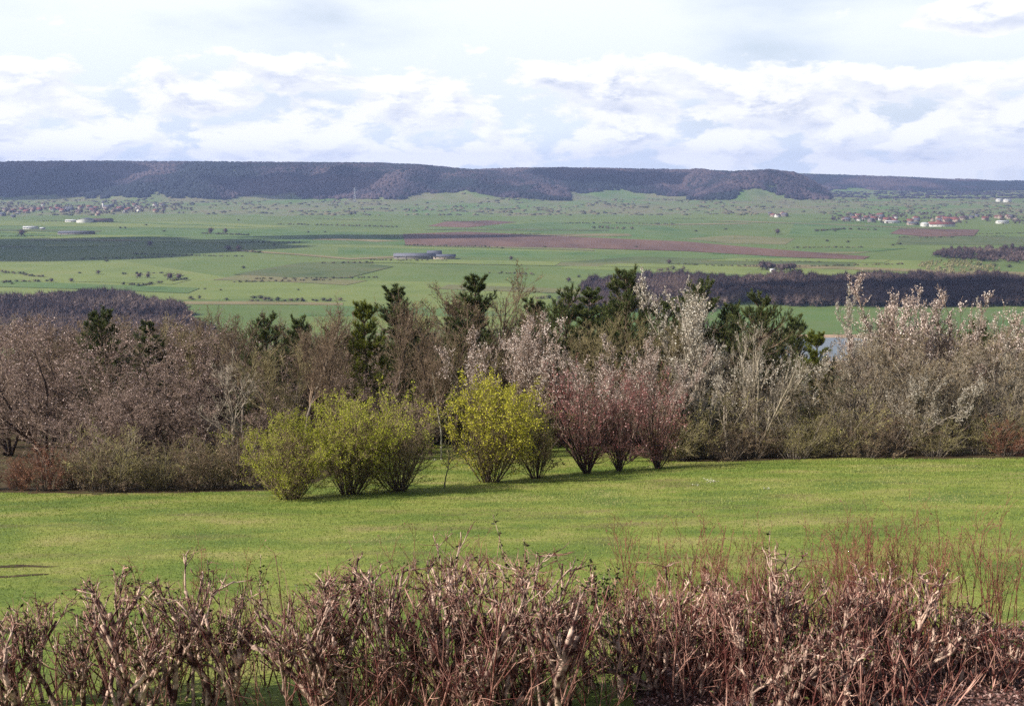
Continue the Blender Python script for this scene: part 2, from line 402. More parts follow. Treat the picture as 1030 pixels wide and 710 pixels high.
def tube(pts, rad, n=3):
    """open prisms for every segment"""
    P0 = pts[:, :-1].reshape(-1, 3); P1 = pts[:, 1:].reshape(-1, 3); r0 = rad[:, :-1].ravel(); r1 = rad[:, 1:].ravel()
    d = unit(P1 - P0); ref = np.where(np.abs(d[:, 2:]) < .9, np.array([[0, 0, 1.]]), np.array([[1., 0, 0]]))
    a = unit(np.cross(d, ref)); b = np.cross(d, a)
    th = np.arange(n) * 2 * PI / n
    c = np.cos(th)[None, :, None]; s = np.sin(th)[None, :, None]
    ring = a[:, None] * c + b[:, None] * s
    V = np.concatenate([P0[:, None] + ring * r0[:, None, None], P1[:, None] + ring * r1[:, None, None]], 1)
    m = len(P0); k = np.arange(m)[:, None, None] * 2 * n; j = np.arange(n); jn = (j + 1) % n
    Fc = (k + np.stack([j, jn, jn + n, j + n], 1)[None]).reshape(-1, 4)
    return V.reshape(-1, 3), Fc
def smooth_tube(pts, rad, n=7):
    """connected tube with cap for each branch (rotation-minimising enough)"""
    N_, K1, _ = pts.shape
    d = np.empty_like(pts); d[:, 1:-1] = pts[:, 2:] - pts[:, :-2]; d[:, 0] = pts[:, 1] - pts[:, 0]; d[:, -1] = pts[:, -1] - pts[:, -2]; d = unit(d)
    a = np.empty_like(pts); a[:, 0] = unit(np.cross(d[:, 0], np.array([.31, .95, .05])))
    for k in range(1, K1): a[:, k] = unit(a[:, k - 1] - d[:, k] * (a[:, k - 1] * d[:, k]).sum(-1, keepdims=True))
    b = np.cross(d, a); th = np.arange(n) * 2 * PI / n
    V = pts[:, :, None] + (a[:, :, None] * np.cos(th)[:, None] + b[:, :, None] * np.sin(th)[:, None]) * rad[:, :, None, None]
    base = (np.arange(N_)[:, None] * K1 + np.arange(K1 - 1)[None]) * n
    j = np.arange(n); jn = (j + 1) % n
    Fc = (base.reshape(-1, 1, 1) + np.stack([j, jn, jn + n, j + n], 1)[None]).reshape(-1, 4)
    V = V.reshape(-1, 3)
    cap = ((np.arange(N_) * K1 + K1 - 1) * n)[:, None] + j[None]
    return V, [Fc, cap]
def join(*parts):
    Vs = []; Fq = {}; o = 0
    for V, Fc in parts:
        Vs.append(V)
        for f in (Fc if isinstance(Fc, list) else [Fc]):
            Fq.setdefault(f.shape[1], []).append(f + o)
        o += len(V)
    return np.concatenate(Vs), [np.concatenate(x) for x in Fq.values()]

class Plant:
    """prototype: dictionary of part name -> mesh"""
    def __init__(self, kind, h, parts): self.kind = kind; self.h = h; self.parts = parts; self.root = None
    def put(self, x, y, z, s, rz, label, cat, group=None, sx=None):
        sc = (sx or s, sx or s, s)
        if self.root is None:
            o = empty(self.kind, (x, y, z), rz, sc)
            for nm, me in self.parts.items(): link(nm, me, o)
            self.root = o
        else:
            o = copy_tree(self.root); o.location = (x, y, z); o.rotation_euler = (0, 0, rz); o.scale = sc
            for k in list(o.keys()):
                if k in ('label', 'category', 'group'): del o[k]
        tag(o, label, cat, group); return o
def topz(*arrs): return float(np.percentile(np.concatenate([a.reshape(-1, 3) for a in arrs])[:, 2], 99.6))

BARK_DARK = barkmat('dark_bark', S((62, 50, 46)), S((96, 80, 70)))
BARK_GREY = barkmat('grey_bark', S((98, 88, 80)), S((150, 138, 122)))
BARK_PALE = barkmat('pale_bark', S((112, 100, 86)), S((190, 176, 152)), 9)
TW_SHRUB = barkmat('shrub_twigs', S((104, 88, 66)), S((172, 152, 116)), 3)
BARK_BIRCH = barkmat('pale_birch_bark', S((150, 142, 130)), S((226, 220, 208)), 9)
TW_BROWN = barkmat('brown_twigs', S((86, 70, 56)), S((152, 130, 108)), 3)
TW_PINK = barkmat('pinkish_twigs', S((76, 60, 52)), S((172, 148, 130)), 2)
TW_OLIVE = barkmat('olive_twigs', S((104, 94, 64)), S((176, 162, 120)), 3)
TW_GREY = barkmat('grey_twigs', S((100, 90, 76)), S((188, 174, 154)), 3, stops=(.38, .62))
TW_RED = barkmat('maroon_twigs', S((92, 60, 58)), S((160, 118, 108)), 3)

BUD_PINK = leafmat('pinkish_buds', [(0, S((124, 96, 92))), (.5, S((190, 160, 150))), (1, S((240, 218, 208)))], .2)
BUD_BROWN = leafmat('brown_buds', [(0, S((92, 74, 56))), (.6, S((138, 118, 88))), (1, S((172, 154, 116)))], .2)
BLOS_PINK = leafmat('pale_pink_blossom', [(0, S((168, 142, 128))), (.5, S((226, 204, 190))), (1, S((250, 238, 226)))], .2)
BLOS_WHITE = leafmat('white_blossom', [(0, S((168, 154, 136))), (.5, S((218, 206, 186))), (1, S((246, 240, 226)))], .2)
LEAF_OLIVE = leafmat('young_olive_leaf', [(0, S((116, 112, 62))), (.5, S((154, 148, 84))), (1, S((184, 174, 108)))], .35)
LEAF_YG = leafmat('yellow_green_leaf', [(0, S((146, 152, 50))), (.5, S((186, 190, 60))), (1, S((216, 216, 84)))], .4)
LEAF_YEL = leafmat('yellow_flower', [(0, S((158, 158, 50))), (.5, S((204, 198, 60))), (1, S((232, 222, 84)))], .35)
LEAF_RED = leafmat('maroon_leaf', [(0, S((104, 54, 56))), (.5, S((156, 90, 88))), (.75, S((192, 136, 130))), (1, S((236, 206, 198)))], .25)
NEEDLE = leafmat('pine_needles', [(0, S((54, 66, 38))), (.5, S((88, 100, 54))), (1, S((134, 138, 78)))], .2)
NEEDLE_Y = leafmat('yellowish_needles', [(0, S((70, 82, 30))), (.5, S((108, 116, 42))), (1, S((150, 150, 60)))], .2)

def clusters(pts, frac, per, size, spread, flat=.8, elong=1.4, f0=0.):
    """leaf quads around points spread along twigs pts(n,K+1,3)"""
    n, K1, _ = pts.shape
    sel = np.where(RNG.random(n) < frac)[0]
    f = f0 + (1 - f0) * RNG.random((len(sel), per)); idx = f * (K1 - 1); i = np.minimum(idx.astype(int), K1 - 2); w = (idx - i)[..., None]
    p = pts[sel[:, None], i] * (1 - w) + pts[sel[:, None], i + 1] * w
    return leaves_at(p.reshape(-1, 3) , size, flat, elong, spread)
def vof(V, per=4, bias=None):
    n = len(V) // per; r = RNG.random(n)
    if bias is not None: r = np.clip(bias.reshape(n, per).mean(1) + RNG.normal(0, .22, n), 0, 1)
    return np.repeat(r, per)

def tree_bare(seed_h=8., stems=1, spread=.25, m1=16, m2=8, m3=6, ang=.75, up=.06, bark=BARK_GREY, tw=TW_BROWN, bud=None, budn=(0.5, 2, .045, .02), rt=.09,
              kind='bare_tree', f0=.3, ratio1=.5, wob=.12, ratio3=.5, part='foliage', shape=.6, twr=.0075):
    P = np.zeros((stems, 3)); P[:, :2] = RNG.normal(0, .12 if stems > 1 else 0, (stems, 2))
    D = np.stack([RNG.normal(0, spread, stems), RNG.normal(0, spread, stems), np.ones(stems)], 1)
    Ln = seed_h * RNG.uniform(.8, 1.05, stems); R = np.full(stems, rt) / math.sqrt(stems) * 1.2
    a, ra = run(P, D, Ln, R, 10, wob * .6, .03, .2)
    b0 = spawn(a, ra, Ln, m1, f0, 1., ang, .2, ratio1, shape, .6, .018, .15)
    b, rb = run(*b0, 6, wob, up, .35)
    c0 = spawn(b, rb, b0[2], m2, .2, 1., ang, .25, .55, .4, .55, twr * 1.3, .1)
    c, rc = run(*c0, 4, wob * 1.3, up, .5)
    d0 = spawn(c, rc, c0[2], m3, .15, 1., .7, .3, ratio3, .3, .6, twr, .1)
    d0 = (d0[0], d0[1], np.maximum(d0[2], .22), d0[3])
    d, rd = run(*d0, 3, wob * 1.6, up, .6)
    parts = {}
    V, Fc = smooth_tube(a, ra, 7); parts['trunk'] = mesh_np('trunk', V, Fc, bark, smooth=True)
    V, Fc = join(tube(b, rb, 4), tube(c, rc, 3), tube(d, rd, 3)); parts['crown'] = mesh_np('crown', V, Fc, tw)
    if bud:
        V, Fc = clusters(d, budn[0], budn[1], budn[2], budn[3])
        n_ = len(V) // 4; zc = V.reshape(n_, 4, 3)[:, 0, 2] / seed_h; kp = RNG.random(n_) < np.clip((zc - .25) / .45, .06, 1)
        V = V.reshape(n_, 4, 3)[kp].reshape(-1, 3); kk = np.arange(kp.sum())[:, None] * 4; Fc = np.concatenate([kk + [0, 1, 2], kk + [0, 2, 3]], 0)
        parts[part] = mesh_np(part, V, Fc, bud, vof(V))  # with the bud materials this foliage part holds separate buds
    return Plant(kind, topz(b, c, d), parts)

def shrub(h=3., r=1.6, stems=34, m1=9, m2=5, bark=BARK_DARK, tw=TW_OLIVE, leaf=LEAF_YG, leafn=(.8, 3, .05, .03), kind='leafing_shrub', part='foliage', lean=.75, leaf_from=.35, twr=.006, up=.05, outer=True, base=.22, rs=.022, skew=0.):
    P = np.zeros((stems, 3)); aa = RNG.uniform(0, 2 * PI, stems); q = RNG.random(stems) ** .6
    P[:, 0] = np.cos(aa) * q * base; P[:, 1] = np.sin(aa) * q * base
    ql = q ** 1.6 * lean * 1.7
    D = np.stack([np.cos(aa) * ql + skew, np.sin(aa) * ql, np.ones(stems)], 1)
    Ln = h * RNG.uniform(.62, 1.04, stems) * (1 + .06 * q)
    a, ra = run(P, D, Ln, RNG.uniform(.6, 1.2, stems) * rs, 7, .09, .035, .3)
    b0 = spawn(a, ra, Ln, m1, .08, 1., .75, .3, .40, .55, .5, twr * 1.2, .05)
    b, rb = run(*b0, 4, .13, up, .5)
    c0 = spawn(b, rb, b0[2], m2, .1, 1., .6, .25, .5, .2, .6, twr, .1); c0 = (c0[0], c0[1], np.maximum(c0[2], .16), c0[3])
    c, rc = run(*c0, 3, .2, up, .6)
    parts = {}
    V, Fc = smooth_tube(a, ra, 5); parts['stems'] = mesh_np('stems', V, Fc, bark, smooth=True)
    V, Fc = join(tube(b, rb, 3), tube(c, rc, 3)); parts['twigs'] = mesh_np('twigs', V, Fc, tw)
    if leaf:
        V, Fc = clusters(c, leafn[0], leafn[1], leafn[2], leafn[3])
        if outer:                         # foliage is denser towards the outside and top
            n = len(V) // 4; cc = V.reshape(n, 4, 3).mean(1)
            d = np.sqrt((cc[:, 0] / r) ** 2 + (cc[:, 1] / r) ** 2 + ((cc[:, 2] - h * .45) / (h * .55)) ** 2)
            d = d + .25 * (cc[:, 2] / h - .5)
            k = RNG.random(n) < np.clip((d - leaf_from) / .5, .04, 1)
            V = V.reshape(n, 4, 3)[k].reshape(-1, 3); m = k.sum(); kk = np.arange(m)[:, None] * 4
            Fc = np.concatenate([kk + [0, 1, 2], kk + [0, 2, 3]], 0)
        parts[part] = mesh_np(part, V, Fc, leaf, vof(V))
    return Plant(kind, topz(a, b, c), parts)

def pine(h=9., whorls=15, r=2.4, mat=NEEDLE, kind='pine_tree', lean=0.05, density=1.0, f0=.12, upturn=.07, narrow=1.):
    a, ra = run(np.zeros((1, 3)), np.array([[lean, 0, 1.]]), np.array([h]), np.array([.13]), 12, .03, .02, .12)
    bs = []
    P = []; D = []; Ls = []
    for k in range(whorls):
        f = f0 + (1 - f0) * (k + .5 * random.random()) / whorls
        i = min(int(f * 12), 11); w = f * 12 - i; p = a[0, i] * (1 - w) + a[0, i + 1] * w
        ln = r * narrow * (1.03 - f) ** .6 * random.uniform(.75, 1.3) + .42
        n = random.choice([5, 6, 7]); a0 = random.random() * 6.28
        for j in range(n):
            if random.random() < .12: continue
            t = a0 + j * 2 * PI / n + random.gauss(0, .2)
            P.append(p); e = .0 + .95 * f ** 2; D.append((math.cos(t), math.sin(t), e)); Ls.append(ln * random.uniform(.7, 1.15))
    P = np.array(P); D = np.array(D); Ls = np.array(Ls)
    b, rb = run(P, D, Ls, .012 + .016 * Ls, 6, .06, upturn, .3)
    c0 = spawn(b, rb, Ls, int(17 * density), .18, 1., .85, .3, .42, .35, .6, .008, .30)
    c, rc = run(*c0, 3, .08, .28, .5)
    V, Fc = smooth_tube(a, ra, 7); parts = {'trunk': mesh_np('trunk', V, Fc, BARK_DARK, smooth=True)}
    V, Fc = join(tube(b, rb, 4), tube(c, rc, 3)); parts['branches'] = mesh_np('branches', V, Fc, TW_BROWN)
    # needle brushes: thin blades leaning forward along each shoot
    tips = np.concatenate([c, b[:, -4:]], 0)
    n = len(tips); per = 44
    f = .25 + .8 * RNG.random((n, per)); idx = f * 3; i = np.minimum(idx.astype(int), 2); w = (idx - i)[..., None]; r_ = np.arange(n)[:, None]
    p = tips[r_, i] * (1 - w) + tips[r_, i + 1] * w; d = unit(tips[r_, i + 1] - tips[r_, i])
    t = unit(np.cross(d, RNG.normal(0, 1, (n, per, 3)))); nd = unit(d * .8 + t * .75 + np.array([0, 0, .2]))
    s = unit(np.cross(nd, RNG.normal(0, 1, (n, per, 3)))); ln = RNG.uniform(.10, .20, (n, per, 1)); wd = .011
    V = np.stack([p - s * wd, p + s * wd, p + nd * ln], 2).reshape(-1, 3)
    Fc = np.arange(len(V)).reshape(-1, 3)
    vv = np.repeat(np.clip(np.repeat(RNG.normal(.45, .2, n), per) + RNG.normal(0, .2, n * per), 0, 1), 3)
    parts['foliage'] = mesh_np('foliage', V, Fc, mat, vv)
    return Plant(kind, float(max(a[..., 2].max(), c[..., 2].max())) + .1, parts)

def top_place(px, top, Y):
    """ground point in column px at distance Y, and the height that reaches row `top` of the photo"""
    u, t = ray(px, top); x = u * Y; z = gzf(x, Y) if Y < 66 else Tf(x, Y)
    return x, Y, z - .04, t * Y - z

# ------------------------------------------------------------------ shrub row on the lawn
sh_a = shrub(3.0, 1.7, 60, 13, 6, tw=TW_SHRUB, leaf=LEAF_YG, leafn=(.95, 8, .036, .05), kind='leafing_shrub', lean=.62, leaf_from=.52, base=.38)
sh_b = shrub(3.0, 1.5, 52, 13, 6, tw=TW_SHRUB, leaf=LEAF_YG, leafn=(.9, 8, .036, .05), kind='leafing_shrub', lean=.56, leaf_from=.56, base=.38)
sh_c = shrub(3.0, 1.6, 40, 13, 6, tw=TW_SHRUB, leaf=LEAF_YG, leafn=(.8, 7, .036, .05), kind='leafing_shrub', lean=.7, leaf_from=.62, base=.3, skew=.1)
sh_y = shrub(3.1, 1.7, 44, 12, 6, tw=TW_SHRUB, leaf=LEAF_YEL, leafn=(.95, 9, .044, .06), kind='yellow_flowering_shrub', lean=.58, leaf_from=.42, base=.38)
sh_o = shrub(2.6, 1.2, 30, 11, 6, tw=TW_SHRUB, leaf=LEAF_OLIVE, leafn=(.8, 3, .05, .04), kind='leafing_shrub', lean=.5, leaf_from=.3)
sh_r = shrub(3.3, 1.7, 22, 11, 5, tw=TW_RED, leaf=LEAF_RED, leafn=(.8, 3, .042, .05), kind='red_leaved_shrub', lean=.62, leaf_from=.35, base=.10, rs=.034)
sh_r2 = shrub(3.3, 1.6, 18, 12, 5, tw=TW_RED, leaf=LEAF_RED, leafn=(.8, 3, .042, .05), kind='red_leaved_shrub', lean=.62, leaf_from=.3, base=.09, rs=.036)
def base_place(px, py, top):
    """row in the photo where the thing meets the lawn -> ground point; and its height"""
    u, t = ray(px, py)
    lo, hi = 8., 64.
    for _ in range(40):
        m = (lo + hi) / 2
        if gzf(u * m, m) > t * m: hi = m
        else: lo = m
    Y = (lo + hi) / 2; return u * Y, Y, gzf(u * Y, Y) - .03, (ray(px, top)[1] - t) * Y
sh_r3 = shrub(3.3, 1.7, 16, 11, 5, tw=TW_RED, leaf=LEAF_RED, leafn=(.8, 3, .042, .05), kind='red_leaved_shrub', lean=.72, leaf_from=.35, base=.12, rs=.038, skew=.12)
row = [
 (sh_a, 292, 502, 416, .3, 'yellow-green budding shrub, first of the row on the lawn and nearest the left edge', .84),
 (sh_b, 352, 497, 400, 1.9, 'twiggy yellow-green shrub standing second from the left in the lawn row', .78),
 (sh_c, 401, 494, 396, 4.1, 'dusky olive shrub on the lawn, third in the row and left of the small sapling', .8),
 (sh_y, 492, 485, 378, .8, 'bright yellow flowering shrub in the middle of the row on the lawn', .82),
 (sh_o, 540, 481, 402, 2.2, 'thin olive-brown shrub tucked between the yellow shrub and the red shrubs', .8),
 (sh_r, 591, 476, 364, 0., 'dark red leaved shrub beside the olive shrub, leftmost of the red shrubs', .8),
 (sh_r2, 623, 474, 368, 2.6, 'dark red leaved shrub squeezed between two other red shrubs on the lawn', .66),
 (sh_r3, 662, 471, 372, 0.0, 'dark red leaved shrub at the right-hand end of the lawn row', .78)]
for P_, px, by, top, rz, lab, wd in row:
    x, y, z, hh = base_place(px, by, top); s = hh / P_.h
    P_.put(x, y, z, s, rz, lab, 'shrub', sx=s * wd)
sap = tree_bare(2.0, 1, .05, 9, 4, 2, bark=BARK_GREY, tw=TW_OLIVE, bud=LEAF_OLIVE, budn=(.6, 1, .04, .02), rt=.03, kind='sapling', f0=.4, part='foliage')
x, y, z, hh = base_place(447, 491, 440); sap.put(x, y, z, hh / sap.h, 0, 'small bare sapling on the lawn between the olive shrub and the yellow shrub', 'sapling')

# ------------------------------------------------------------------ woodland belt
thick = [tree_bare(6, 5, .45, 12, 9, 6, ang=.9, up=.0, bark=BARK_DARK, tw=TW_PINK, bud=BUD_PINK, budn=(.7, 2, .044, .02), rt=.16, kind='plum_tree', f0=.15, ratio1=.42, wob=.2, shape=.3) for _ in range(2)]
bare = [tree_bare(8, 1, .06, 26, 8, 6, ang=.6, up=.1, bud=BUD_BROWN, budn=(.5, 2, .04, .02), kind='bare_tree'),
        tree_bare(8, 3, .12, 14, 8, 6, ang=.55, up=.1, bark=BARK_DARK, bud=BUD_BROWN, budn=(.5, 2, .04, .02), kind='bare_tree', rt=.12),
        tree_bare(7, 4, .2, 12, 8, 6, ang=.6, up=.08, tw=TW_OLIVE, bark=BARK_GREY, bud=BUD_BROWN, budn=(.6, 2, .04, .02), kind='bare_tree', rt=.12)]
birch = tree_bare(7, 1, .03, 20, 7, 5, ang=.5, up=.1, bark=BARK_BIRCH, tw=TW_BROWN, kind='birch_tree', rt=.045, f0=.45, ratio1=.36)
pale = tree_bare(6, 1, .05, 16, 7, 6, ang=.85, up=.05, bark=BARK_GREY, tw=TW_GREY, kind='pale_tree', rt=.07, f0=.3, ratio1=.6, bud=BUD_PINK, budn=(.5, 1, .04, .02))
blos_p = [tree_bare(7, 5, .3, 11, 8, 6, ang=.5, up=.16, tw=TW_PINK, bark=BARK_DARK, bud=BLOS_PINK, budn=(.9, 6, .046, .012), kind='blossoming_tree', rt=.13, part='blossom', f0=.2) for _ in range(2)]
blos_w = [tree_bare(7, 4, .28, 12, 8, 6, ang=.55, up=.12, tw=TW_GREY, bark=BARK_GREY, bud=BLOS_WHITE, budn=(.85, 6, .044, .012), kind='blossoming_tree', rt=.15, part='blossom', f0=.2) for _ in range(2)]
beige = [tree_bare(7, 5, .35, 12, 8, 6, ang=.7, up=.07, tw=TW_GREY, bark=BARK_GREY, bud=BUD_BROWN, budn=(.9, 3, .05, .02), kind='budding_tree', rt=.13, f0=.15) for _ in range(2)]
goblet = tree_bare(6, 7, .42, 7, 5, 4, ang=.5, up=.1, tw=TW_GREY, bark=BARK_PALE, bud=BLOS_WHITE, budn=(.4, 3, .04, .015), kind='blossoming_tree', rt=.24, part='blossom')
under = [shrub(2.6, 1.5, 30, 9, 5, leaf=LEAF_OLIVE, leafn=(.5, 2, .042, .04), kind='undergrowth_shrub', lean=.5, leaf_from=.1, tw=TW_OLIVE, bark=BARK_GREY, base=.5),
         shrub(2.4, 1.5, 34, 9, 5, leaf=BUD_BROWN, leafn=(.6, 2, .045, .03), kind='undergrowth_shrub', lean=.6, leaf_from=.1, tw=TW_BROWN, bark=BARK_GREY, base=.5)]
RUST = leafmat('rusty_buds', [(0, S((106, 70, 54))), (.6, S((150, 106, 84))), (1, S((180, 140, 112)))], .3)
under_r = shrub(2.4, 1.2, 28, 9, 5, leaf=RUST, leafn=(.8, 3, .045, .03), kind='undergrowth_shrub', lean=.4, leaf_from=.1, tw=barkmat('rust_twigs', S((104, 66, 54)), S((150, 104, 84)), 3), bark=BARK_GREY, base=.4)
pines = [pine(9, 15, 2.5), pine(9, 13, 2.8, density=1.1, lean=.08), pine(9, 15, 1.5, density=.8, f0=.25)]
pine_y = pine(8, 14, 1.3, mat=NEEDLE_Y, kind='young_conifer', density=.9, f0=.12)

def put(P_, px, top, Y, lab, cat='tree', wd=1., rz=None, group=None):
    x, y, z, hh = top_place(px, top, Y); s = hh / P_.h
    return P_.put(x, y, z, s, RNG.uniform(0, 6.28) if rz is None else rz, lab, cat, group, sx=s * wd)

# left mass
put(thick[0], 38, 326, 43, 'grey-pink budding plum tree filling the left edge above the rusty bushes', wd=1.05)
put(thick[1], 98, 316, 45, 'broad grey-pink budding plum tree right in front of the left dark pine', wd=1.1)
put(thick[0], 152, 330, 42, 'dark tangled plum tree to the right of the broad budding plum tree', wd=1.0)
put(thick[1], 0, 322, 50, 'pinkish plum tree cut by the left picture edge', wd=1.1)
put(thick[0], 196, 372, 41, 'low dark thicket tree left of the pale-stemmed tree', wd=1.1)
put(thick[1], 70, 375, 38.5, 'grey tangled plum tree above the rusty undergrowth at lower left', wd=1.1)
put(thick[0], 130, 385, 38.5, 'low grey plum tree leaning over the left undergrowth', wd=1.1)
put(pines[0], 103, 305, 52, 'dark green pine top rising out of the grey plum trees on the left', 'pine tree')
put(pines[2], 148, 318, 56, 'small dark pine crown just right of the left pine top', 'pine tree')
put(bare[2], 180, 318, 56, 'olive-brown bare tree behind the left thicket')
put(bare[1], 212, 308, 58, 'bare brown tree standing against the left valley wood edge')
put(bare[0], 240, 314, 50, 'bare brown tree left of the two joined pines', wd=1.1)
put(pale, 228, 352, 36.6, 'slender pale-stemmed tree with a straight light trunk left of the shrub row', wd=1.0)
put(thick[1], 252, 365, 45, 'grey plum thicket behind the first shrub of the lawn row', wd=1.1)
put(pines[1], 262, 309, 54, 'dark green pine left of the taller bare grey-brown tree', 'pine tree')
put(pines[0], 295, 314, 57, 'dark pine half hidden by the bare tree left of centre', 'pine tree')
put(bare[0], 300, 304, 50, 'tall bare grey-brown tree in front of the dark pines left of centre', wd=1.1)
put(bare[1], 322, 308, 52, 'bare brown tree behind the second lawn shrub', wd=1.1)
put(bare[2], 285, 345, 45, 'bare olive-brown tree behind the first lawn shrub', wd=1.15)
put(bare[1], 342, 322, 48, 'thin bare tree left of the yellowish conifer')
put(pine_y, 365, 299, 51, 'narrow yellowish-green conifer above the second lawn shrub', 'conifer')
put(thick[0], 355, 372, 50, 'grey-pink thicket tree behind the yellowish conifer foot')
put(bare[0], 388, 300, 54, 'bare brown tree right of the yellowish conifer')
put(bare[2], 405, 296, 58, 'bare olive-brown tree beside the reddish-brown conifer')
put(pines[2], 420, 285, 57, 'dark conifer with a ragged reddish-brown top near centre', 'conifer', wd=1.2)
put(bare[1], 432, 306, 50, 'bare brown tree above the white birch trunk', wd=1.1)
put(birch, 443, 350, 47, 'birch with a thin white trunk standing behind the lawn left of the yellow shrub', wd=1.3)
put(pines[2], 456, 272, 54, 'slim dark pine with a bare lower trunk left of the tall airy tree', 'pine tree', wd=1.1)
put(bare[1], 486, 264, 55, 'tall airy bare tree that is highest left of the blossom trees', wd=1.1)
put(bare[0], 508, 298, 58, 'bare tree right of the tall airy tree')
put(bare[2], 470, 345, 50, 'bare olive tree behind the yellow shrub', wd=1.1)
put(thick[1], 395, 365, 47, 'grey-pink thicket tree behind the third lawn shrub')
# centre blossoms and pines
put(blos_p[0], 505, 322, 48, 'pale pink blossoming tree above the yellow shrub', wd=1.0)
put(blos_p[1], 548, 318, 47, 'tallest pale pink blossoming tree left of centre pines', wd=1.0)
put(blos_p[0], 583, 340, 46, 'pale pink blossoming tree directly behind the leftmost red shrub', wd=1.0)
put(pines[1], 563, 284, 55, 'dark pine rising behind the pale pink blossom', 'pine tree', wd=.9)
put(pines[2], 594, 290, 58, 'slender dark pine between the blossom pine and the biggest pine', 'pine tree', wd=1.3)
put(pines[0], 637, 264, 55, 'biggest dark green pine, tallest tree in the centre of the belt', 'pine tree', wd=1.05)
put(bare[2], 612, 318, 50, 'olive bare tree in front of the biggest pine', wd=1.1)
put(blos_p[1], 634, 338, 43.5, 'whitish-pink blossoming tree behind the middle red shrub')
put(blos_p[0], 668, 352, 43.8, 'whitish-pink blossoming tree behind the right-hand red shrub')
put(bare[2], 660, 322, 52, 'olive bare tree right of the biggest pine', wd=1.1)
put(pines[1], 694, 276, 58, 'broad dark pine left of the tall white blossom', 'pine tree', wd=1.0)
put(pines[0], 535, 296, 60, 'dark pine low behind the left side of the blossom trees', 'pine tree')
put(pines[1], 612, 300, 60, 'dark pine filling the space left of the biggest pine', 'pine tree')
put(pines[0], 667, 296, 60, 'dark pine between the biggest pine and the broad pine', 'pine tree')
put(pines[2], 480, 300, 60, 'narrow dark pine behind the tall airy bare tree', 'pine tree', wd=1.2)
put(pines[1], 335, 322, 60, 'dark pine low behind the thin bare tree', 'pine tree')
put(pines[0], 795, 312, 58, 'dark pine just left of the pond', 'pine tree')
# right
put(blos_w[0], 719, 284, 50, 'tall white-grey blossoming tree between two dark pines', wd=.8)
put(pines[0], 742, 300, 58, 'dark pine just behind the tall white blossom', 'pine tree')
put(blos_w[1], 700, 372, 45, 'white blossoming tree behind the right end of the lawn row')
put(pines[1], 774, 290, 53, 'green pine crown rising above the forked blossoming tree', 'pine tree', wd=1.)
put(goblet, 763, 322, 44.6, 'wide forked tree with thick pale limbs and white blossom right of centre', wd=.8)
put(blos_w[0], 735, 352, 47, 'white-grey blossoming tree left of the forked tree', wd=1.1)
put(beige[0], 806, 376, 47, 'beige budding tree below the pond')
put(pine_y, 829, 331, 47, 'small yellow-green conifer in front of the pond', 'conifer', wd=1.1)
put(beige[1], 838, 372, 45, 'beige budding tree in front of the small yellow-green conifer', wd=1.1)
put(blos_w[1], 868, 291, 51, 'white blossoming tree with airy tips right of the pond', wd=.9)
put(beige[0], 882, 340, 46, 'beige budding tree under the airy white blossom', wd=1.1)
put(blos_p[1], 908, 292, 51, 'tall cream blossoming tree against the dark valley wood', wd=.85)
put(blos_p[0], 938, 281, 50, 'highest cream blossoming tree on the right', wd=.95)
put(beige[1], 925, 335, 46, 'beige budding tree below the highest cream blossom', wd=1.15)
put(blos_p[1], 968, 292, 51, 'cream blossoming tree right of the highest one', wd=.95)
put(pines[1], 985, 320, 53, 'low dark green pine crown near the right edge', 'pine tree', wd=1.1)
put(blos_w[1], 1002, 305, 52, 'white blossoming tree above the low right-hand pine', wd=.9)
put(beige[0], 972, 345, 45.5, 'beige budding tree right of the low brown bushes', wd=1.15)
put(beige[1], 1018, 342, 46, 'beige budding tree against the right picture edge', wd=1.1)
put(blos_w[0], 905, 370, 44.5, 'greyish blossoming tree low behind the right undergrowth', wd=1.1)
put(beige[1], 770, 385, 44.5, 'low beige budding tree behind the right lawn crest', wd=1.15)
# undergrowth along the lawn
ug = [(-14, 450, 32.8, under[1], None), (70, 452, 33.6, under[1], None), (106, 450, 34, under[0], None), (140, 452, 34, under[1], None), (175, 448, 34.2, under[0], None), (18, 455, 32.6, under_r, 'rusty-red bush at the lower left corner of the woodland edge'), (48, 448, 32.4, under_r, 'larger rusty-brown bush beside the lower left corner bush'),
      (88, 446, 33, under[1], None), (122, 440, 33, under[0], None), (158, 446, 33, under[0], None), (190, 440, 33.4, under[1], None), (222, 444, 33.3, under[0], None), (248, 440, 33.8, under[1], None)]
for px, top, Y, P_, lab in ug:
    put(P_, px + RNG.normal(0, 5), top + RNG.uniform(-16, 12), Y + RNG.uniform(-.3, .6), lab or 'low tangled bush at the foot of the grey plum trees along the left lawn edge', 'shrub', 1.15, group=None if lab else 'bushes along the left lawn edge')
for k, px in enumerate(range(395, 590, 26)):
    put(under[k % 2], px, 402 + 12 * (k % 3), 60 + (k % 3), 'low bush at the far end of the grassy bay behind the lawn shrubs', 'shrub', 1.4, group='bushes at the back of the grassy bay')
for k, px in enumerate([672, 694, 715, 738, 760, 783, 806, 830, 853, 876, 898, 920, 944, 968, 990, 1012, 1034]):
    lab = None; P_ = under[(k * 7 // 3) % 2]
    if px == 1012: P_, lab = under_r, 'reddish-brown bush on the lawn crest near the right picture edge'
    put(P_, px + RNG.normal(0, 5), [408, 430, 398, 420, 412, 434][k % 6] + RNG.uniform(-6, 6), 43.4 + .5 * (k % 3), lab or 'olive-brown bush along the crest of the lawn on the right', 'shrub', 1.15, group=None if lab else 'bushes along the right lawn crest')
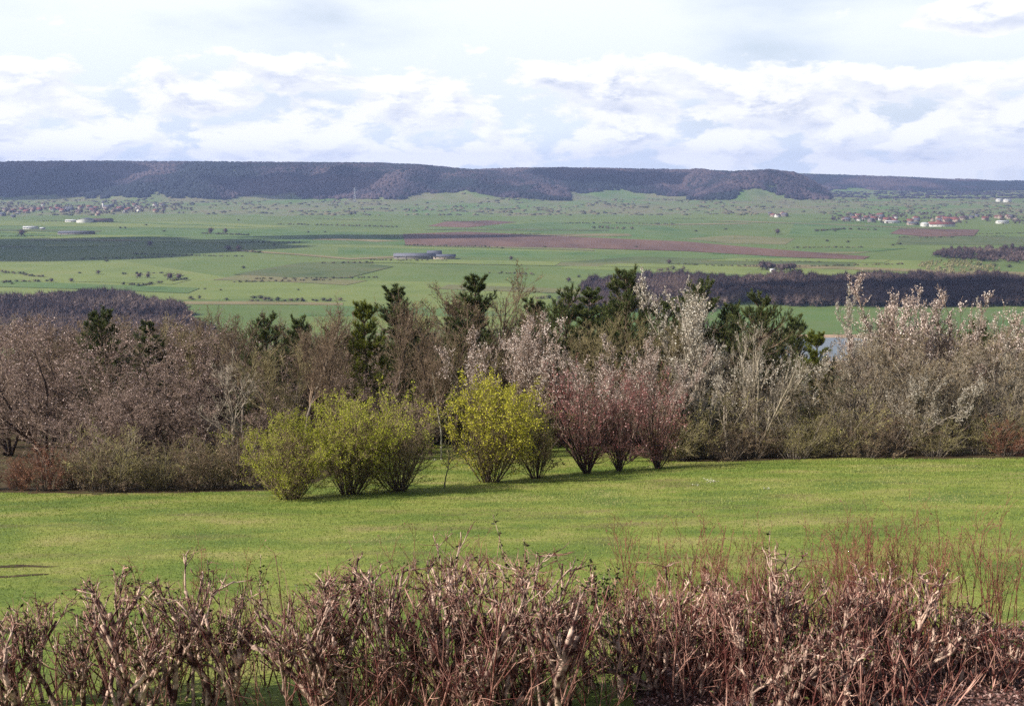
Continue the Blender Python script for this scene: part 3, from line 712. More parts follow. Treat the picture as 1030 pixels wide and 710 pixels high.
# filler trees behind the belt, down the slope
kinds = bare + thick + beige[:1]
nfill = 0
for Yb, tp in ((59, 338), (64, 334), (72, 338), (84, 344), (98, 350)):
    for px in np.arange(-30 + RNG.uniform(0, 20), 1070, 34):
        P_ = kinds[int(RNG.integers(len(kinds)))]
        if px > 650 and RNG.random() < .5: P_ = beige[int(RNG.integers(2))]
        px2 = px + RNG.normal(0, 7); dt = 46 if 775 < px2 < 880 else 0
        if px2 < 160: dt = -8
        put(P_, px2, tp + RNG.uniform(-14, 10) + dt, Yb + RNG.uniform(-3, 3), 'bare brown tree of the dense wood on the slope behind the front trees', 'tree', 1.25, group='bare trees down the slope behind the belt')

# ------------------------------------------------------------------ distant woods (one mass each)
def ico(sub=1):
    t = (1 + 5 ** .5) / 2
    V = np.array([(-1, t, 0), (1, t, 0), (-1, -t, 0), (1, -t, 0), (0, -1, t), (0, 1, t), (0, -1, -t), (0, 1, -t), (t, 0, -1), (t, 0, 1), (-t, 0, -1), (-t, 0, 1)], float)
    Fc = np.array([(0, 11, 5), (0, 5, 1), (0, 1, 7), (0, 7, 10), (0, 10, 11), (1, 5, 9), (5, 11, 4), (11, 10, 2), (10, 7, 6), (7, 1, 8), (3, 9, 4), (3, 4, 2), (3, 2, 6), (3, 6, 8), (3, 8, 9), (4, 9, 5), (2, 4, 11), (6, 2, 10), (8, 6, 7), (9, 8, 1)])
    return unit(V), Fc
def scatter(tv, tf, P, s, v, name, mat):
    n = len(P); m = len(tv); a = RNG.uniform(0, 2 * PI, n); c, sn = np.cos(a)[:, None], np.sin(a)[:, None]
    x = tv[None, :, 0] * c - tv[None, :, 1] * sn; y = tv[None, :, 0] * sn + tv[None, :, 1] * c
    V = np.stack([x * s[:, 0:1], y * s[:, 0:1], np.broadcast_to(tv[None, :, 2], x.shape) * s[:, 1:2]], -1) + P[:, None]
    Fc = (tf[None] + (np.arange(n) * m)[:, None, None]).reshape(-1, tf.shape[1])
    return mesh_np(name, V.reshape(-1, 3), Fc, mat, np.repeat(v, m))
WOOD_FAR = leafmat('far_wood_crowns', [(0, S((26, 36, 38))), (.3, S((46, 42, 50))), (.65, S((62, 54, 62))), (1, S((86, 72, 74)))], 0, .9, .02)
WOOD_NEAR = leafmat('valley_wood_crowns', [(0, S((62, 50, 50))), (.5, S((86, 70, 68))), (1, S((116, 98, 88)))], 0, .9, .02)
iv, if_ = ico()
def ridge_wood(i, nm, lab, urange, Yr, n, lo=0.0, hi=1.35):
    u = RNG.uniform(*urange, n); Y = RNG.uniform(*Yr, n); X = u * Y
    t, top, fz = ridge_t(i, X, Y)
    z = far_z(X, Y)
    edge = lo + .55 * np.clip(fbm(X / 210 + 3, X * 0 + i, 3) - .46, 0, 1) + .05 * fbm(X / 60, Y / 60, 2)
    ok = (t > edge) & (t < hi) & (top > fz + 12) & (z > fz - 2)
    X, Y, z = X[ok], Y[ok], z[ok]; m = len(X)
    s = np.stack([RNG.uniform(7, 12, m), RNG.uniform(5, 11, m)], 1)
    big = fbm(X / 230 + i, Y / 330, 4)
    con = fbm(X / 90 + 7, Y / 120 + 3, 3)
    v = np.clip(.5 + 4.2 * (big - .5) + RNG.normal(0, .08, m) - .5 * (con > .58), 0, 1)
    tag(link(nm, scatter(iv * (1 + .0 * iv), if_, np.stack([X, Y, z + 2.5], 1), s, v, nm, WOOD_FAR)), lab, 'wood', kind='stuff')
ridge_wood(0, 'ridge_wood', 'dark purplish bare wood covering the long left-hand ridge', (-.62, .12), (3500, 4950), 42000)
ridge_wood(1, 'ridge_wood', 'dark bare wood covering the middle ridge set back behind the left one', (-.2, .33), (3800, 5350), 34000)
ridge_wood(2, 'ridge_wood', 'dark wood on the rounded spur that ends the middle ridge', (.1, .34), (3650, 4650), 9000)
ridge_wood(3, 'ridge_wood', 'bluish far wood on the last low ridge at the right', (.18, .62), (5200, 6400), 30000, lo=.02, hi=.78)

# fuzzy far tree template
def fuzz(nt=46, seed=1):
    r = np.random.default_rng(seed)
    d = unit(r.normal(0, 1, (nt, 3)) + [0, 0, .8]); base = np.array([0, 0, .35]) + d * [.22, .22, .2] + r.normal(0, .07, (nt, 3))
    tip = base + d * np.array([.32, .32, .34]) * r.uniform(.5, 1.15, (nt, 1)); s = unit(np.cross(d, r.normal(0, 1, (nt, 3)))) * .022
    V = np.stack([base - s, base + s, tip + s * .4], 1).reshape(-1, 3)
    return V, np.arange(nt * 3).reshape(-1, 3)
fv, ff = fuzz(80)
core = iv * [.24, .24, .26] + [0, 0, .42]
tv_ = np.concatenate([fv, core]); tf_ = np.concatenate([ff, if_ + len(fv)])
def poly_wood(nm, lab, poly, spacing, h, mat, vb=.5, zfun=None):
    """poly: photo rows/columns of the wood's footprint on the plain"""
    pts = np.array([on_plain(*p)[:2] for p in poly])
    x0, y0 = pts.min(0); x1, y1 = pts.max(0)
    n = int((x1 - x0) * (y1 - y0) / spacing ** 2); X = RNG.uniform(x0, x1, n); Y = RNG.uniform(y0, y1, n)
    wob = 12 * (fbm(X / 40, Y / 40, 2) - .5); Xt = X + wob; Yt = Y + wob
    inside = np.zeros(n, bool); j = len(pts) - 1
    for i in range(len(pts)):
        xi, yi = pts[i]; xj, yj = pts[j]
        c = ((yi > Yt) != (yj > Yt)) & (Xt < (xj - xi) * (Yt - yi) / (yj - yi + 1e-9) + xi); inside ^= c; j = i
    X, Y = X[inside], Y[inside]; m = len(X)
    s = np.stack([RNG.uniform(.75, 1.3, m) * h * .8, RNG.uniform(.7, 1.15, m) * h * (.6 + .8 * fbm(X / 35, Y / 35, 3))], 1)
    v = np.clip(vb + 2.2 * (fbm(X / 50, Y / 50, 3) - .5) + RNG.normal(0, .09, m), 0, 1)
    tag(link(nm, scatter(tv_, tf_, np.stack([X, Y, T(X, Y)], 1), s, v, nm, mat)), lab, 'wood', kind='stuff')
poly_wood('valley_wood', 'dark bare wood forming the long band behind the right-hand trees', [(585, 300), (700, 300), (800, 309), (1200, 309), (1200, 287), (1040, 286), (1000, 282), (860, 283), (740, 284), (650, 282), (590, 287)], 5.6, 13.5, WOOD_NEAR, .3)
poly_wood('valley_wood', 'brownish wood with a rounded left end behind the biggest pine', [(560, 312), (600, 300), (640, 289), (700, 286), (790, 290), (760, 300), (700, 318)], 5.6, 12, WOOD_NEAR, .7)
poly_wood('valley_wood', 'brown rounded wood in the valley at the left edge behind the plum trees', [(-90, 330), (-90, 312), (20, 306), (60, 302), (90, 300), (130, 304), (170, 312), (200, 330), (215, 350), (-90, 350)], 5.2, 14, WOOD_NEAR, .7)
poly_wood('valley_wood', 'small dark wood in the fields at the right edge below the right village', [(935, 258), (960, 253), (1000, 252), (1100, 252), (1100, 268), (1000, 264), (955, 262)], 9, 11, WOOD_NEAR, .35)
poly_wood('copse', 'low bushy scrub beside the small wood at the right edge', [(920, 268), (950, 262), (1000, 268), (1010, 276), (950, 276)], 9, 6, leafmat('copse_crowns', [(0, S((110, 110, 66))), (1, S((160, 150, 110)))], 0, .9), .5)

# ------------------------------------------------------------------ fields on the plain
def field(nm, poly, lift, mat):
    v = [on_plain(px, py, lift) for px, py in poly]
    me = bpy.data.meshes.new(nm); me.from_pydata(v, [], [list(range(len(v)))]); me.materials.append(mat); me.update()
    if me.polygons[0].normal.z < 0: me.flip_normals()
    tag(link(nm, me), kind='structure')
M_PLOUGH = noisemat('ploughed_soil', [(.35, S((96, 74, 66))), (.6, S((122, 94, 80)))], .01, 6, (1, .3, 1))
M_WHEAT = noisemat('young_wheat', [(.35, SG((64, 124, 52))), (.6, SG((84, 142, 60)))], .006, 5, (1, .4, 1), stops2=[(.3, SG((74, 104, 56))), (.5, SG((112, 140, 70))), (.72, SG((138, 138, 92)))], scale2=.022, mix=.38)
M_DKGR = noisemat('dull_green_crop', [(.35, SG((70, 100, 58))), (.6, SG((84, 112, 62)))], .008, 5, stops2=[(.3, SG((74, 104, 56))), (.5, SG((112, 140, 70))), (.72, SG((138, 138, 92)))], scale2=.022, mix=.38)
M_LIGHT = noisemat('bright_pasture', [(.35, SG((112, 152, 54))), (.6, SG((134, 166, 66)))], .006, 6, (1, .4, 1), stops2=[(.3, SG((74, 104, 56))), (.5, SG((112, 140, 70))), (.72, SG((138, 138, 92)))], scale2=.022, mix=.38)
M_TAN = noisemat('dry_stubble', [(.35, SG((138, 130, 96))), (.6, SG((164, 150, 116)))], .02, 6, stops2=[(.3, SG((74, 104, 56))), (.5, SG((112, 140, 70))), (.72, SG((138, 138, 92)))], scale2=.022, mix=.38)
M_PALEOL = noisemat('pale_fallow', [(.35, SG((112, 124, 80))), (.6, SG((140, 142, 100)))], .012, 7, stops2=[(.3, SG((74, 104, 56))), (.5, SG((112, 140, 70))), (.72, SG((138, 138, 92)))], scale2=.022, mix=.38)
M_SAND = noisemat('pond_bank', [(.3, S((150, 122, 96))), (.7, S((186, 160, 132)))], .1, 5)
fields = [
 ([(300, 300), (0, 304), (-80, 280), (-80, 262), (120, 262), (235, 280), (520, 285), (560, 300), (520, 330), (300, 335)], .06, M_LIGHT),
 ([(340, 249), (690, 254), (900, 262), (900, 266), (650, 262), (340, 256)], .10, M_WHEAT),
 ([(-90, 236), (240, 244), (440, 247), (430, 236), (300, 231), (-90, 226)], .10, M_WHEAT),
 ([(240, 246), (700, 256), (560, 252), (340, 247)], .14, M_LIGHT),
 ([(405, 235.5), (470, 233), (560, 237.5), (690, 243), (770, 250), (875, 258), (868, 261), (800, 259), (690, 252.5), (560, 249), (408, 246.5)], .51, M_PLOUGH),
 ([(480, 228), (560, 223), (660, 227), (720, 236), (690, 241), (560, 236)], .18, M_WHEAT),
 ([(430, 227.5), (448, 223), (492, 221.8), (520, 223.5), (470, 229)], .26, M_PLOUGH),
 ([(234, 276), (303, 264), (352, 263), (396, 268), (350, 279.5), (290, 279)], .50, M_DKGR),
 ([(232, 251), (300, 255), (352, 259.5), (410, 257), (410, 258.8), (352, 261.2), (300, 256.6), (232, 252)], .52, M_TAN),
 ([(184, 303), (260, 303), (345, 304.5), (345, 307), (260, 306), (184, 306)], .3, M_TAN),
 ([(300, 307), (480, 310), (520, 318), (300, 318)], .12, M_WHEAT),
 ([(690, 240), (740, 236.5), (800, 240), (790, 246), (730, 245)], .22, M_PALEOL),
 ([(792, 238), (800, 223), (860, 221.5), (945, 224), (930, 233), (900, 240)], .2, M_WHEAT),
 ([(895, 235), (905, 230), (985, 231), (980, 237), (930, 238)], .53, M_PLOUGH),
 ([(900, 246), (905, 238), (1090, 238), (1090, 247)], .24, M_DKGR),
 ([(800, 262), (1000, 262), (900, 276), (800, 278), (560, 270), (600, 262)], .12, M_LIGHT),
 ([(640, 258), (860, 264), (860, 268), (560, 264)], .16, M_DKGR),
 ([(0, 222), (200, 223), (300, 228), (240, 230), (0, 227)], .2, M_LIGHT),
 ([(560, 310), (1200, 312), (1200, 332), (900, 336), (560, 336)], .12, M_WHEAT),
 ([(940, 275), (985, 272), (1080, 276), (1080, 284), (1000, 282)], .2, M_TAN),
 ([(470, 262), (620, 265), (620, 268), (470, 266)], .2, M_PALEOL),
 ([(770, 336.5), (895, 336.5), (930, 352), (930, 372), (740, 372), (760, 350)], .2, M_SAND),
]
for k, (p, lf, m) in enumerate(fields): field('field' if m is not M_SAND else 'pond_bank', p, lf, m)
r_ = np.random.default_rng(77)
MM = [M_PALEOL, M_LIGHT, M_WHEAT, M_TAN, M_DKGR, M_PALEOL, M_LIGHT]
for k in range(30):
    px = r_.uniform(-40, 1000); py = 221 + 78 * r_.random() ** 1.5; w = r_.uniform(60, 220); th = (.4 + (py - 215) * .055) * r_.uniform(.6, 1.5); sl = r_.uniform(-.03, .03) + .012
    field('field', [(px, py), (px + w * .5, py + w * .5 * sl - .2), (px + w, py + w * sl), (px + w + r_.uniform(-30, 10), py + w * sl + th), (px + w * .4, py + th + w * .4 * sl), (px - r_.uniform(0, 40), py + th)], .34 + .005 * k, MM[k % 7])
wm, wnt, wN, wL = newmat('pond_water')
_p = wN.new('ShaderNodeBsdfPrincipled'); _p.inputs['Base Color'].default_value = (*S((84, 92, 96)), 1); _p.inputs['Roughness'].default_value = .3
_n = wN.new('ShaderNodeTexNoise'); _n.inputs['Scale'].default_value = .8; _b = wN.new('ShaderNodeBump'); _b.inputs['Strength'].default_value = .25; wL.new(_n.outputs['Fac'], _b.inputs['Height']); wL.new(_b.outputs[0], _p.inputs['Normal'])
_o = wN.new('ShaderNodeOutputMaterial'); wL.new(_p.outputs[0], _o.inputs[0])
field('pond_water', [(778, 341), (800, 340), (850, 339.5), (885, 341), (905, 352), (880, 362), (780, 364), (765, 352)], .3, wm)

# ------------------------------------------------------------------ hedgerows, field trees
HED = leafmat('hedgerow_crowns', [(0, S((66, 74, 50))), (.5, S((92, 90, 66))), (1, S((122, 110, 86)))], 0, .9)
ft = mesh_np('field_tree_crown', tv_, tf_, WOOD_NEAR, RNG.random(len(tv_)) * .3 + .3)
fb = mesh_np('field_bush_crown', tv_ * [1, 1, .9] - [0, 0, .12], tf_, HED, RNG.random(len(tv_)) * .5)
tk = mesh_np('trunk', *smooth_tube(*run(np.zeros((1, 3)), np.array([[0, 0, 1.]]), np.array([.55]), np.array([.03]), 4, .05), 6), BARK_DARK)
far_tree = Plant('field_tree', 1.15, {'crown': ft, 'trunk': tk}); far_bush = Plant('field_bush', 1.0, {'crown': fb, 'stems': tk})
def far(P_, px, by, hpx, lab, group=None, wd=1.):
    x, y, z = on_plain(px, by); s = hpx / F * y * 1.02
    P_.put(x, y, z - .1, s, RNG.uniform(0, 6.28), lab, 'tree' if P_ is far_tree else 'bush', group, sx=s * wd)
for px, by, h, lab in [(140, 280, 8, 'left tree of the pair in the field above the left valley wood'), (149, 280, 7, 'right tree of the pair in the field above the left valley wood'),
        (171, 282, 11, 'taller tree of the close pair on the hedge in the left fields'), (180, 282, 10, 'lower tree of the close pair on the hedge in the left fields'),
        (230, 253, 9, 'left round tree of two standing side by side in the shaded field'), (240, 253, 9, 'right round tree of two standing side by side in the shaded field'),
        (212, 235, 8, 'tall tree above the field shadow, left of a smaller one'), (227, 235, 7, 'tree above the field shadow, right of the taller one'),
        (245, 270, 5, 'lone small tree at the tip of the dark green field'), (514, 262, 6, 'lone round tree in the middle field right of the farm'),
        (572, 284, 7, 'dark round bush beside the rounded end of the brown wood'), (582, 279, 5, 'pale small bush above the dark round bush'),
        (99, 276, 6, 'small tree in the hedge at far left'), (52, 284, 6, 'round bush left in the bright field'), (72, 284, 6, 'second round bush in the bright field at left'),
        (22, 238, 10, 'tree beside the pale caravans at far left'), (151, 248, 8, 'lone tree inside the dark cloud shadow'), (782, 236, 8, 'pale tree by the bend of the track in the right fields'), (673, 266, 7, 'pale bush above the brown wood right of the pine'),
        (403, 263, 3, 'small bush by the barn of the middle farm')]:
    far(far_tree if h > 5 else far_bush, px, by, h, lab, wd=1.15)
for px in np.arange(766, 801, 4.2): far(far_tree, px + RNG.normal(0, 1), 272 + RNG.normal(0, .6), 10 + RNG.normal(0, 1), 'tree of the small group standing just above the long dark wood', 'small group of trees above the long wood', 1.2)
for px, by, h, w_ in [(4, 285, 5, 1), (12, 286, 4, 1.5), (107, 263, 4, 2), (137, 256, 3, 1.4), (193, 257, 3, 1.6), (80, 275, 3, 2), (276, 247, 4, 1.3), (206, 291, 3, 1.5), (222, 292, 3, 1.5), (228, 302, 5, 1.3), (255, 300, 5, 2), (270, 301, 5, 2), (262, 300, 6, 2), (300, 292, 3, 1.5), (310, 234, 3, 1.5), (327, 234, 3, 1.5), (165, 233, 3, 2), (147, 227, 3, 1.5), (121, 230, 4, 1), (126, 230, 4, 1), (240, 222, 3, 1.5), (305, 303, 4, 2), (318, 303, 4, 2), (330, 303, 4, 2),
        (832, 243, 4, 1.6), (853, 244, 4, 1.6), (866, 249, 3, 1.5), (905, 246, 4, 2), (898, 247, 3, 2), (750, 282, 4, 1.4), (700, 233, 3, 2), (730, 231, 3, 2), (840, 233, 3, 1.5), (640, 249, 3, 2), (505, 250, 3, 2), (548, 249, 3, 2), (985, 267, 5, 2), (1000, 268, 6, 1.5), (1015, 269, 6, 1.5), (915, 274, 4, 1.5), (930, 275, 5, 1.5)]:
    far(far_bush, px, by, h, 'small dark bush growing on a boundary between the valley fields', 'bushes scattered over the valley fields', w_)
def hedgerow(pts, h, lab, dens=1.):
    P = [on_plain(*p) for p in pts]; xs = []
    for a, b in zip(P[:-1], P[1:]):
        d = math.dist(a, b); n = max(3, int(d / (h * .8) * dens))
        for k in range(n): f = (k + RNG.random()) / n; xs.append((a[0] + (b[0] - a[0]) * f + RNG.normal(0, h * .3), a[1] + (b[1] - a[1]) * f + RNG.normal(0, h * .3), a[2] - .3))
    Q = np.array(xs); m = len(Q); keep = RNG.random(m) < .8; Q = Q[keep]; m = len(Q)
    s = np.stack([h * RNG.uniform(.9, 1.8, m), h * RNG.uniform(.5, 1.2, m)], 1)
    tag(link('hedgerow', scatter(tv_, tf_, Q, s, RNG.random(m), 'hedgerow', HED)), lab, 'hedge')
hedgerow([(122, 286), (142, 288), (165, 284), (188, 281)], 4, 'dark hedge running below the close pair of trees at left')
hedgerow([(0, 274), (20, 276), (42, 279)], 4, 'dark hedge line at the left picture edge in the bright field')
hedgerow([(244, 303), (290, 303), (342, 303)], 5, 'long brown hedge beside the pale track left of the conifers')
hedgerow([(184, 301.5), (204, 301)], 5, 'short brown hedge at the end of the pale track above the left wood')
hedgerow([(680, 266), (720, 267.5), (765, 268)], 3.2, 'thin dark hedge running left from the small group of trees')
hedgerow([(800, 269), (860, 267), (910, 266)], 3.2, 'thin dark hedge running right from the small group of trees')
hedgerow([(200, 235), (225, 236), (250, 237)], 5, 'bushy hedge at the edge of the cloud shadow')
hedgerow([(245, 253), (262, 254.5)], 5, 'short dark hedge right of the two round trees')
hedgerow([(598, 230), (636, 231)], 8, 'dark rectangular plantation hedge beyond the green wheat')
hedgerow([(818, 233), (850, 231), (884, 232)], 6, 'dark hedge in the bright field before the right village')
hedgerow([(405, 247), (450, 248), (500, 249)], 4, 'dark hedge along the foot of the ploughed field')
hedgerow([(655, 272), (690, 272)], 6, 'pale scrubby hedge above the rounded brown wood')
hedgerow([(560, 225), (620, 225), (680, 226)], 5, 'dark broken hedge along the far side of the wheat')
hedgerow([(280, 226), (340, 227), (400, 229)], 5, 'broken hedge below the heath slope left of the small ploughed field')
hedgerow([(370, 262), (400, 262.5), (450, 262.5)], 3.5, 'brown hedge along the front of the middle farm')
hedgerow([(530, 302), (560, 300), (580, 303)], 5, 'dark hedge stub left of the brown rounded wood')
_hr = hedgerow
def plainhedge(pts, h):
    _hr(pts, h, 'low broken hedge line between two of the valley fields'); o = [x for x in bpy.data.objects if x.name.startswith('hedgerow')]
    max(o, key=lambda x: x.name)['group'] = 'low hedges between the valley fields'
for k in range(26):
    px = r_.uniform(-20, 1000); py = 220 + 76 * r_.random() ** 1.4; w = r_.uniform(30, 130); sl = r_.uniform(-.03, .04)
    if py > 268 and px > 560: continue
    plainhedge([(px, py), (px + w / 2, py + w / 2 * sl + r_.uniform(-.5, .5)), (px + w, py + w * sl)], r_.uniform(2.2, 4))
# scrub on the heath slope
def heath():
    n = 3000; u = RNG.uniform(-.62, .62, n); Y = RNG.uniform(2750, 3900, n); X = u * Y
    k = fbm(X / 120, Y / 170, 3) + .12 * RNG.normal(0, 1, n) > .52; X, Y = X[k], Y[k]; m = len(X)
    s = np.stack([RNG.uniform(4, 11, m), RNG.uniform(2, 5, m)], 1)
    tag(link('heath_scrub', scatter(iv, if_, np.stack([X, Y, far_z(X, Y)], 1), s, RNG.random(m), 'heath_scrub', leafmat('heath_scrub_crowns', [(0, S((62, 66, 48))), (.5, S((96, 94, 70))), (1, S((128, 118, 92)))], 0, .9))), 'brown-green scrub dotted over the heath slope below the ridge woods', 'scrub', kind='stuff')
    n = 2600; u = RNG.uniform(.2, .62, n); Y = RNG.uniform(3900, 5300, n); X = u * Y
    k = fbm(X / 200, Y / 90, 3) + .1 * RNG.normal(0, 1, n) > .5; X, Y = X[k], Y[k]; m = len(X)
    s = np.stack([RNG.uniform(6, 12, m), RNG.uniform(3, 7, m)], 1)
    tag(link('far_copses', scatter(iv, if_, np.stack([X, Y, far_z(X, Y)], 1), s, RNG.random(m) * .7, 'far_copses', WOOD_FAR)), 'bluish far copses beyond the right village below the last ridge', 'scrub', kind='stuff')
heath()
def village_trees():
    for lab, u0, u1, Y0, Y1, n in (('bare trees and bushes growing between the houses of the left village', -.62, -.29, 2850, 3500, 900), ('bare trees and bushes growing between the houses of the right village', .29, .52, 2300, 2900, 600)):
        u = RNG.uniform(u0, u1, n); Y = RNG.uniform(Y0, Y1, n); X = u * Y; k = fbm(X / 90, Y / 90, 2) > .42; X, Y = X[k], Y[k]; m = len(X)
        s = np.stack([RNG.uniform(5, 10, m), RNG.uniform(4, 9, m)], 1)
        tag(link('village_trees', scatter(tv_, tf_, np.stack([X, Y, T(X, Y)], 1), s, RNG.random(m) * .8, 'village_trees', WOOD_NEAR)), lab, 'trees', kind='stuff')
village_trees()

# ------------------------------------------------------------------ buildings
def plain(name, c, rough=.85):
    m, nt, N, L = newmat(name); tc = N.new('ShaderNodeTexCoord'); n = N.new('ShaderNodeTexNoise'); n.inputs['Scale'].default_value = .6; n.inputs['Detail'].default_value = 4
    L.new(tc.outputs['Object'], n.inputs['Vector']); r = ramp(N, [(.3, tuple(x * .82 for x in c)), (.7, tuple(min(1, x * 1.1) for x in c))]); L.new(n.outputs['Fac'], r.inputs[0])
    p = N.new('ShaderNodeBsdfPrincipled'); p.inputs['Roughness'].default_value = rough; L.new(r.outputs[0], p.inputs['Base Color']); o = N.new('ShaderNodeOutputMaterial'); L.new(p.outputs[0], o.inputs[0]); return m
WALLS = {'white': plain('white_wall', S((216, 212, 204))), 'cream': plain('cream_wall', S((166, 150, 134))), 'grey': plain('stone_wall', S((126, 118, 114)))}
ROOFS = {'red': plain('red_tile_roof', S((128, 76, 68))), 'brown': plain('brown_tile_roof', S((92, 70, 68))), 'slate': plain('slate_roof', S((92, 94, 106))), 'white': plain('white_sheet_roof', S((196, 196, 196)), .6), 'grey': plain('grey_sheet_roof', S((104, 104, 114)), .7)}
GLASS = plain('window_dark', S((44, 48, 56)), .3); DOORM = plain('door_brown', S((84, 66, 52)))
def box(x0, x1, y0, y1, z0, z1):
    V = np.array([(x, y, z) for z in (z0, z1) for y in (y0, y1) for x in (x0, x1)], float)
    return V, np.array([(0, 2, 3, 1), (4, 5, 7, 6), (0, 1, 5, 4), (1, 3, 7, 5), (3, 2, 6, 7), (2, 0, 4, 6)])
def gable_wall(w, d, h, rh):
    V = np.array([(-w, -d, 0), (w, -d, 0), (w, d, 0), (-w, d, 0), (-w, -d, h), (w, -d, h), (w, d, h), (-w, d, h), (-w, 0, h + rh), (w, 0, h + rh)], float)
    return V, [np.array([(0, 1, 5, 4), (2, 3, 7, 6)]), np.array([(1, 2, 6, 9, 5), (3, 0, 4, 8, 7)])]
def gable_roof(w, d, h, rh, th=.25, ov=.5):
    k = (d + ov) / d; e = h - rh * ov / d
    V = []
    for x in (-w - ov, w + ov):
        V += [(x, -d * k, e + .05), (x, 0, h + rh + .05), (x, d * k, e + .05), (x, d * k, e + .05 + th), (x, 0, h + rh + .05 + th), (x, -d * k, e + .05 + th)]
    V = np.array(V, float)
    Q = [(0, 1, 7, 6), (1, 2, 8, 7), (2, 3, 9, 8), (3, 4, 10, 9), (4, 5, 11, 10), (5, 0, 6, 11)]
    return V, [np.array(Q), np.array([(0, 5, 4, 1), (1, 4, 3, 2), (6, 7, 10, 11), (7, 8, 9, 10)])]
def building(name, w, d, h, rh, wall, roof, nwin=3, chimney=True, door=True):
    r = empty(name)
    link('wall', mesh_np('wall', *gable_wall(w, d, h, rh), WALLS[wall]), r)
    rf = link('roof', mesh_np('roof', *gable_roof(w, d, h, rh), ROOFS[roof]), r)
    if chimney: link('chimney', mesh_np('chimney', *box(w * .5, w * .5 + .8, -.4, .4, h + rh * .6, h + rh + 1.2), WALLS['grey']), rf)
    for k in range(nwin):
        x = -w + 2 * w * (k + .5) / nwin
        if door and k == nwin // 2: link('door', mesh_np('door', *box(x - .6, x + .6, -d - .06, -d + .1, .02, 2.2), DOORM), r)
        else: link('window', mesh_np('window', *box(x - .7, x + .7, -d - .05, -d + .1, h * .4, h * .4 + 1.3), GLASS), r)
    return r
protos = {}
def put_building(key, args, px, by, rz, lab, cat, group=None, s=1., Y=None):
    if key not in protos: o = protos[key] = building(*args)
    else:
        o = copy_tree(protos[key])
        for k in list(o.keys()):
            if k in ('label', 'category', 'group'): del o[k]
    u, t = ray(px, by)
    # march the ray to the terrain
    Ys = np.linspace(800, 5600, 5000); hit = np.where(T(u * Ys, Ys) >= t * Ys)[0]
    y = float(Ys[hit[0]]) if len(hit) else 3200.
    o.location = (u * y, y, Tf(u * y, y) - .3); o.rotation_euler = (0, 0, rz); o.scale = (s, s, s)
    tag(o, lab, cat, group); return o
HK = [('hr', ('house', 6.5, 5, 5.5, 3, 'cream', 'red')), ('hb', ('house', 7.5, 5, 5, 3, 'cream', 'brown')), ('hw', ('house', 5.5, 4.5, 5.2, 2.6, 'white', 'brown')), ('hs', ('house', 6, 5, 5.5, 3, 'grey', 'slate')), ('hg', ('house', 8, 5, 4.6, 3, 'grey', 'red'))]
DESC = {'hr': 'red-roofed cream house', 'hb': 'brown-roofed cream house', 'hw': 'white-walled brown-roofed house', 'hs': 'slate-roofed grey house', 'hg': 'wide red-roofed stone house'}
def village(side, spots):
    for px, by, ks in spots:
        k, a = HK[ks]; put_building(k, a, px, by, RNG.choice([0, .4, -.4, 1.2, -.9]) + RNG.normal(0, .15), f'small {DESC[k]} among the houses of the {side} village', 'house', f'{DESC[k]}s in the {side} village', s=RNG.uniform(.75, 1.1))
sp = []
for k in range(66):
    px = RNG.uniform(0, 170) if k > 8 else RNG.uniform(85, 145); sp.append((px, 213 - .02 * px + RNG.normal(0, 2.4), int(RNG.choice([0, 0, 1, 1, 2, 3, 4]))))
village('left-hand', sp)
sp = []
for k in range(46):
    px = RNG.uniform(850, 965); sp.append((px, 223 + RNG.normal(0, 1.8) - (2 if px < 890 else 0), int(RNG.choice([0, 0, 4, 1, 2, 3]))))
for k in range(12): sp.append((RNG.uniform(965, 1030), 220 + RNG.normal(0, 1.5), int(RNG.choice([0, 1, 3]))))
for k in range(7): sp.append((RNG.uniform(772, 792), 217 + RNG.normal(0, 1.2), int(RNG.choice([0, 2, 3]))))
village('right-hand', sp)
shed = lambda k, w, d, h, rh, wall, roof, px, by, rz, lab, s=1.: put_building(k, (k, w, d, h, rh, wall, roof, 5, False, True), px, by, rz, lab, 'farm shed')
shed('white_gabled_shed', 14, 14, 7, 3, 'white', 'grey', 86, 224, PI / 2, 'white gabled end shed of the farm below the left village')
shed('long_farm_shed', 32, 9, 5, 3, 'grey', 'brown', 98, 223.5, .05, 'long dark shed attached right of the white gabled shed')
shed('low_white_shed', 14, 6, 4, 1.5, 'white', 'white', 73, 223.5, .1, 'low white shed left of the white gabled shed')
shed('white_greenhouse', 13, 5, 4, 1.5, 'white', 'white', 31, 230.5, .1, 'white farm building at far left between the field shadows')
shed('small_white_hut', 4, 4, 3, 1.2, 'white', 'white', 43, 231, .1, 'tiny white hut right of the far left white farm building')
shed('grey_barn', 30, 7, 4, 2.2, 'grey', 'slate', 77, 236, .03, 'long grey barn lying at the upper edge of the cloud shadow')
shed('grey_farm_barn', 26, 8, 4.5, 3, 'grey', 'grey', 417, 260.5, .06, 'long grey barn forming the left half of the middle farm')
shed('slate_farmhouse', 9, 7, 6, 3.5, 'grey', 'slate', 437, 259.5, .1, 'tall slate-roofed farmhouse at the centre of the middle farm')
shed('low_barn', 14, 6, 4, 2, 'cream', 'slate', 447, 260.5, .05, 'low barn at the right end of the middle farm')
shed('red_roofed_hall', 26, 9, 5.5, 4, 'white', 'red', 946, 228, .06, 'large white-walled hall with a long red roof in the right village')
shed('white_hall', 6, 8, 6, 2.5, 'white', 'white', 930, 228, .06, 'white gabled hall joined left of the long red-roofed hall')
shed('white_barn', 15, 5, 4, 1.2, 'white', 'white', 897, 224.5, .05, 'long low white barn in front of the right village')
shed('grey_shed', 11, 6, 4.5, 2, 'cream', 'grey', 918, 226.5, .05, 'grey-roofed shed between the white barn and the white hall')
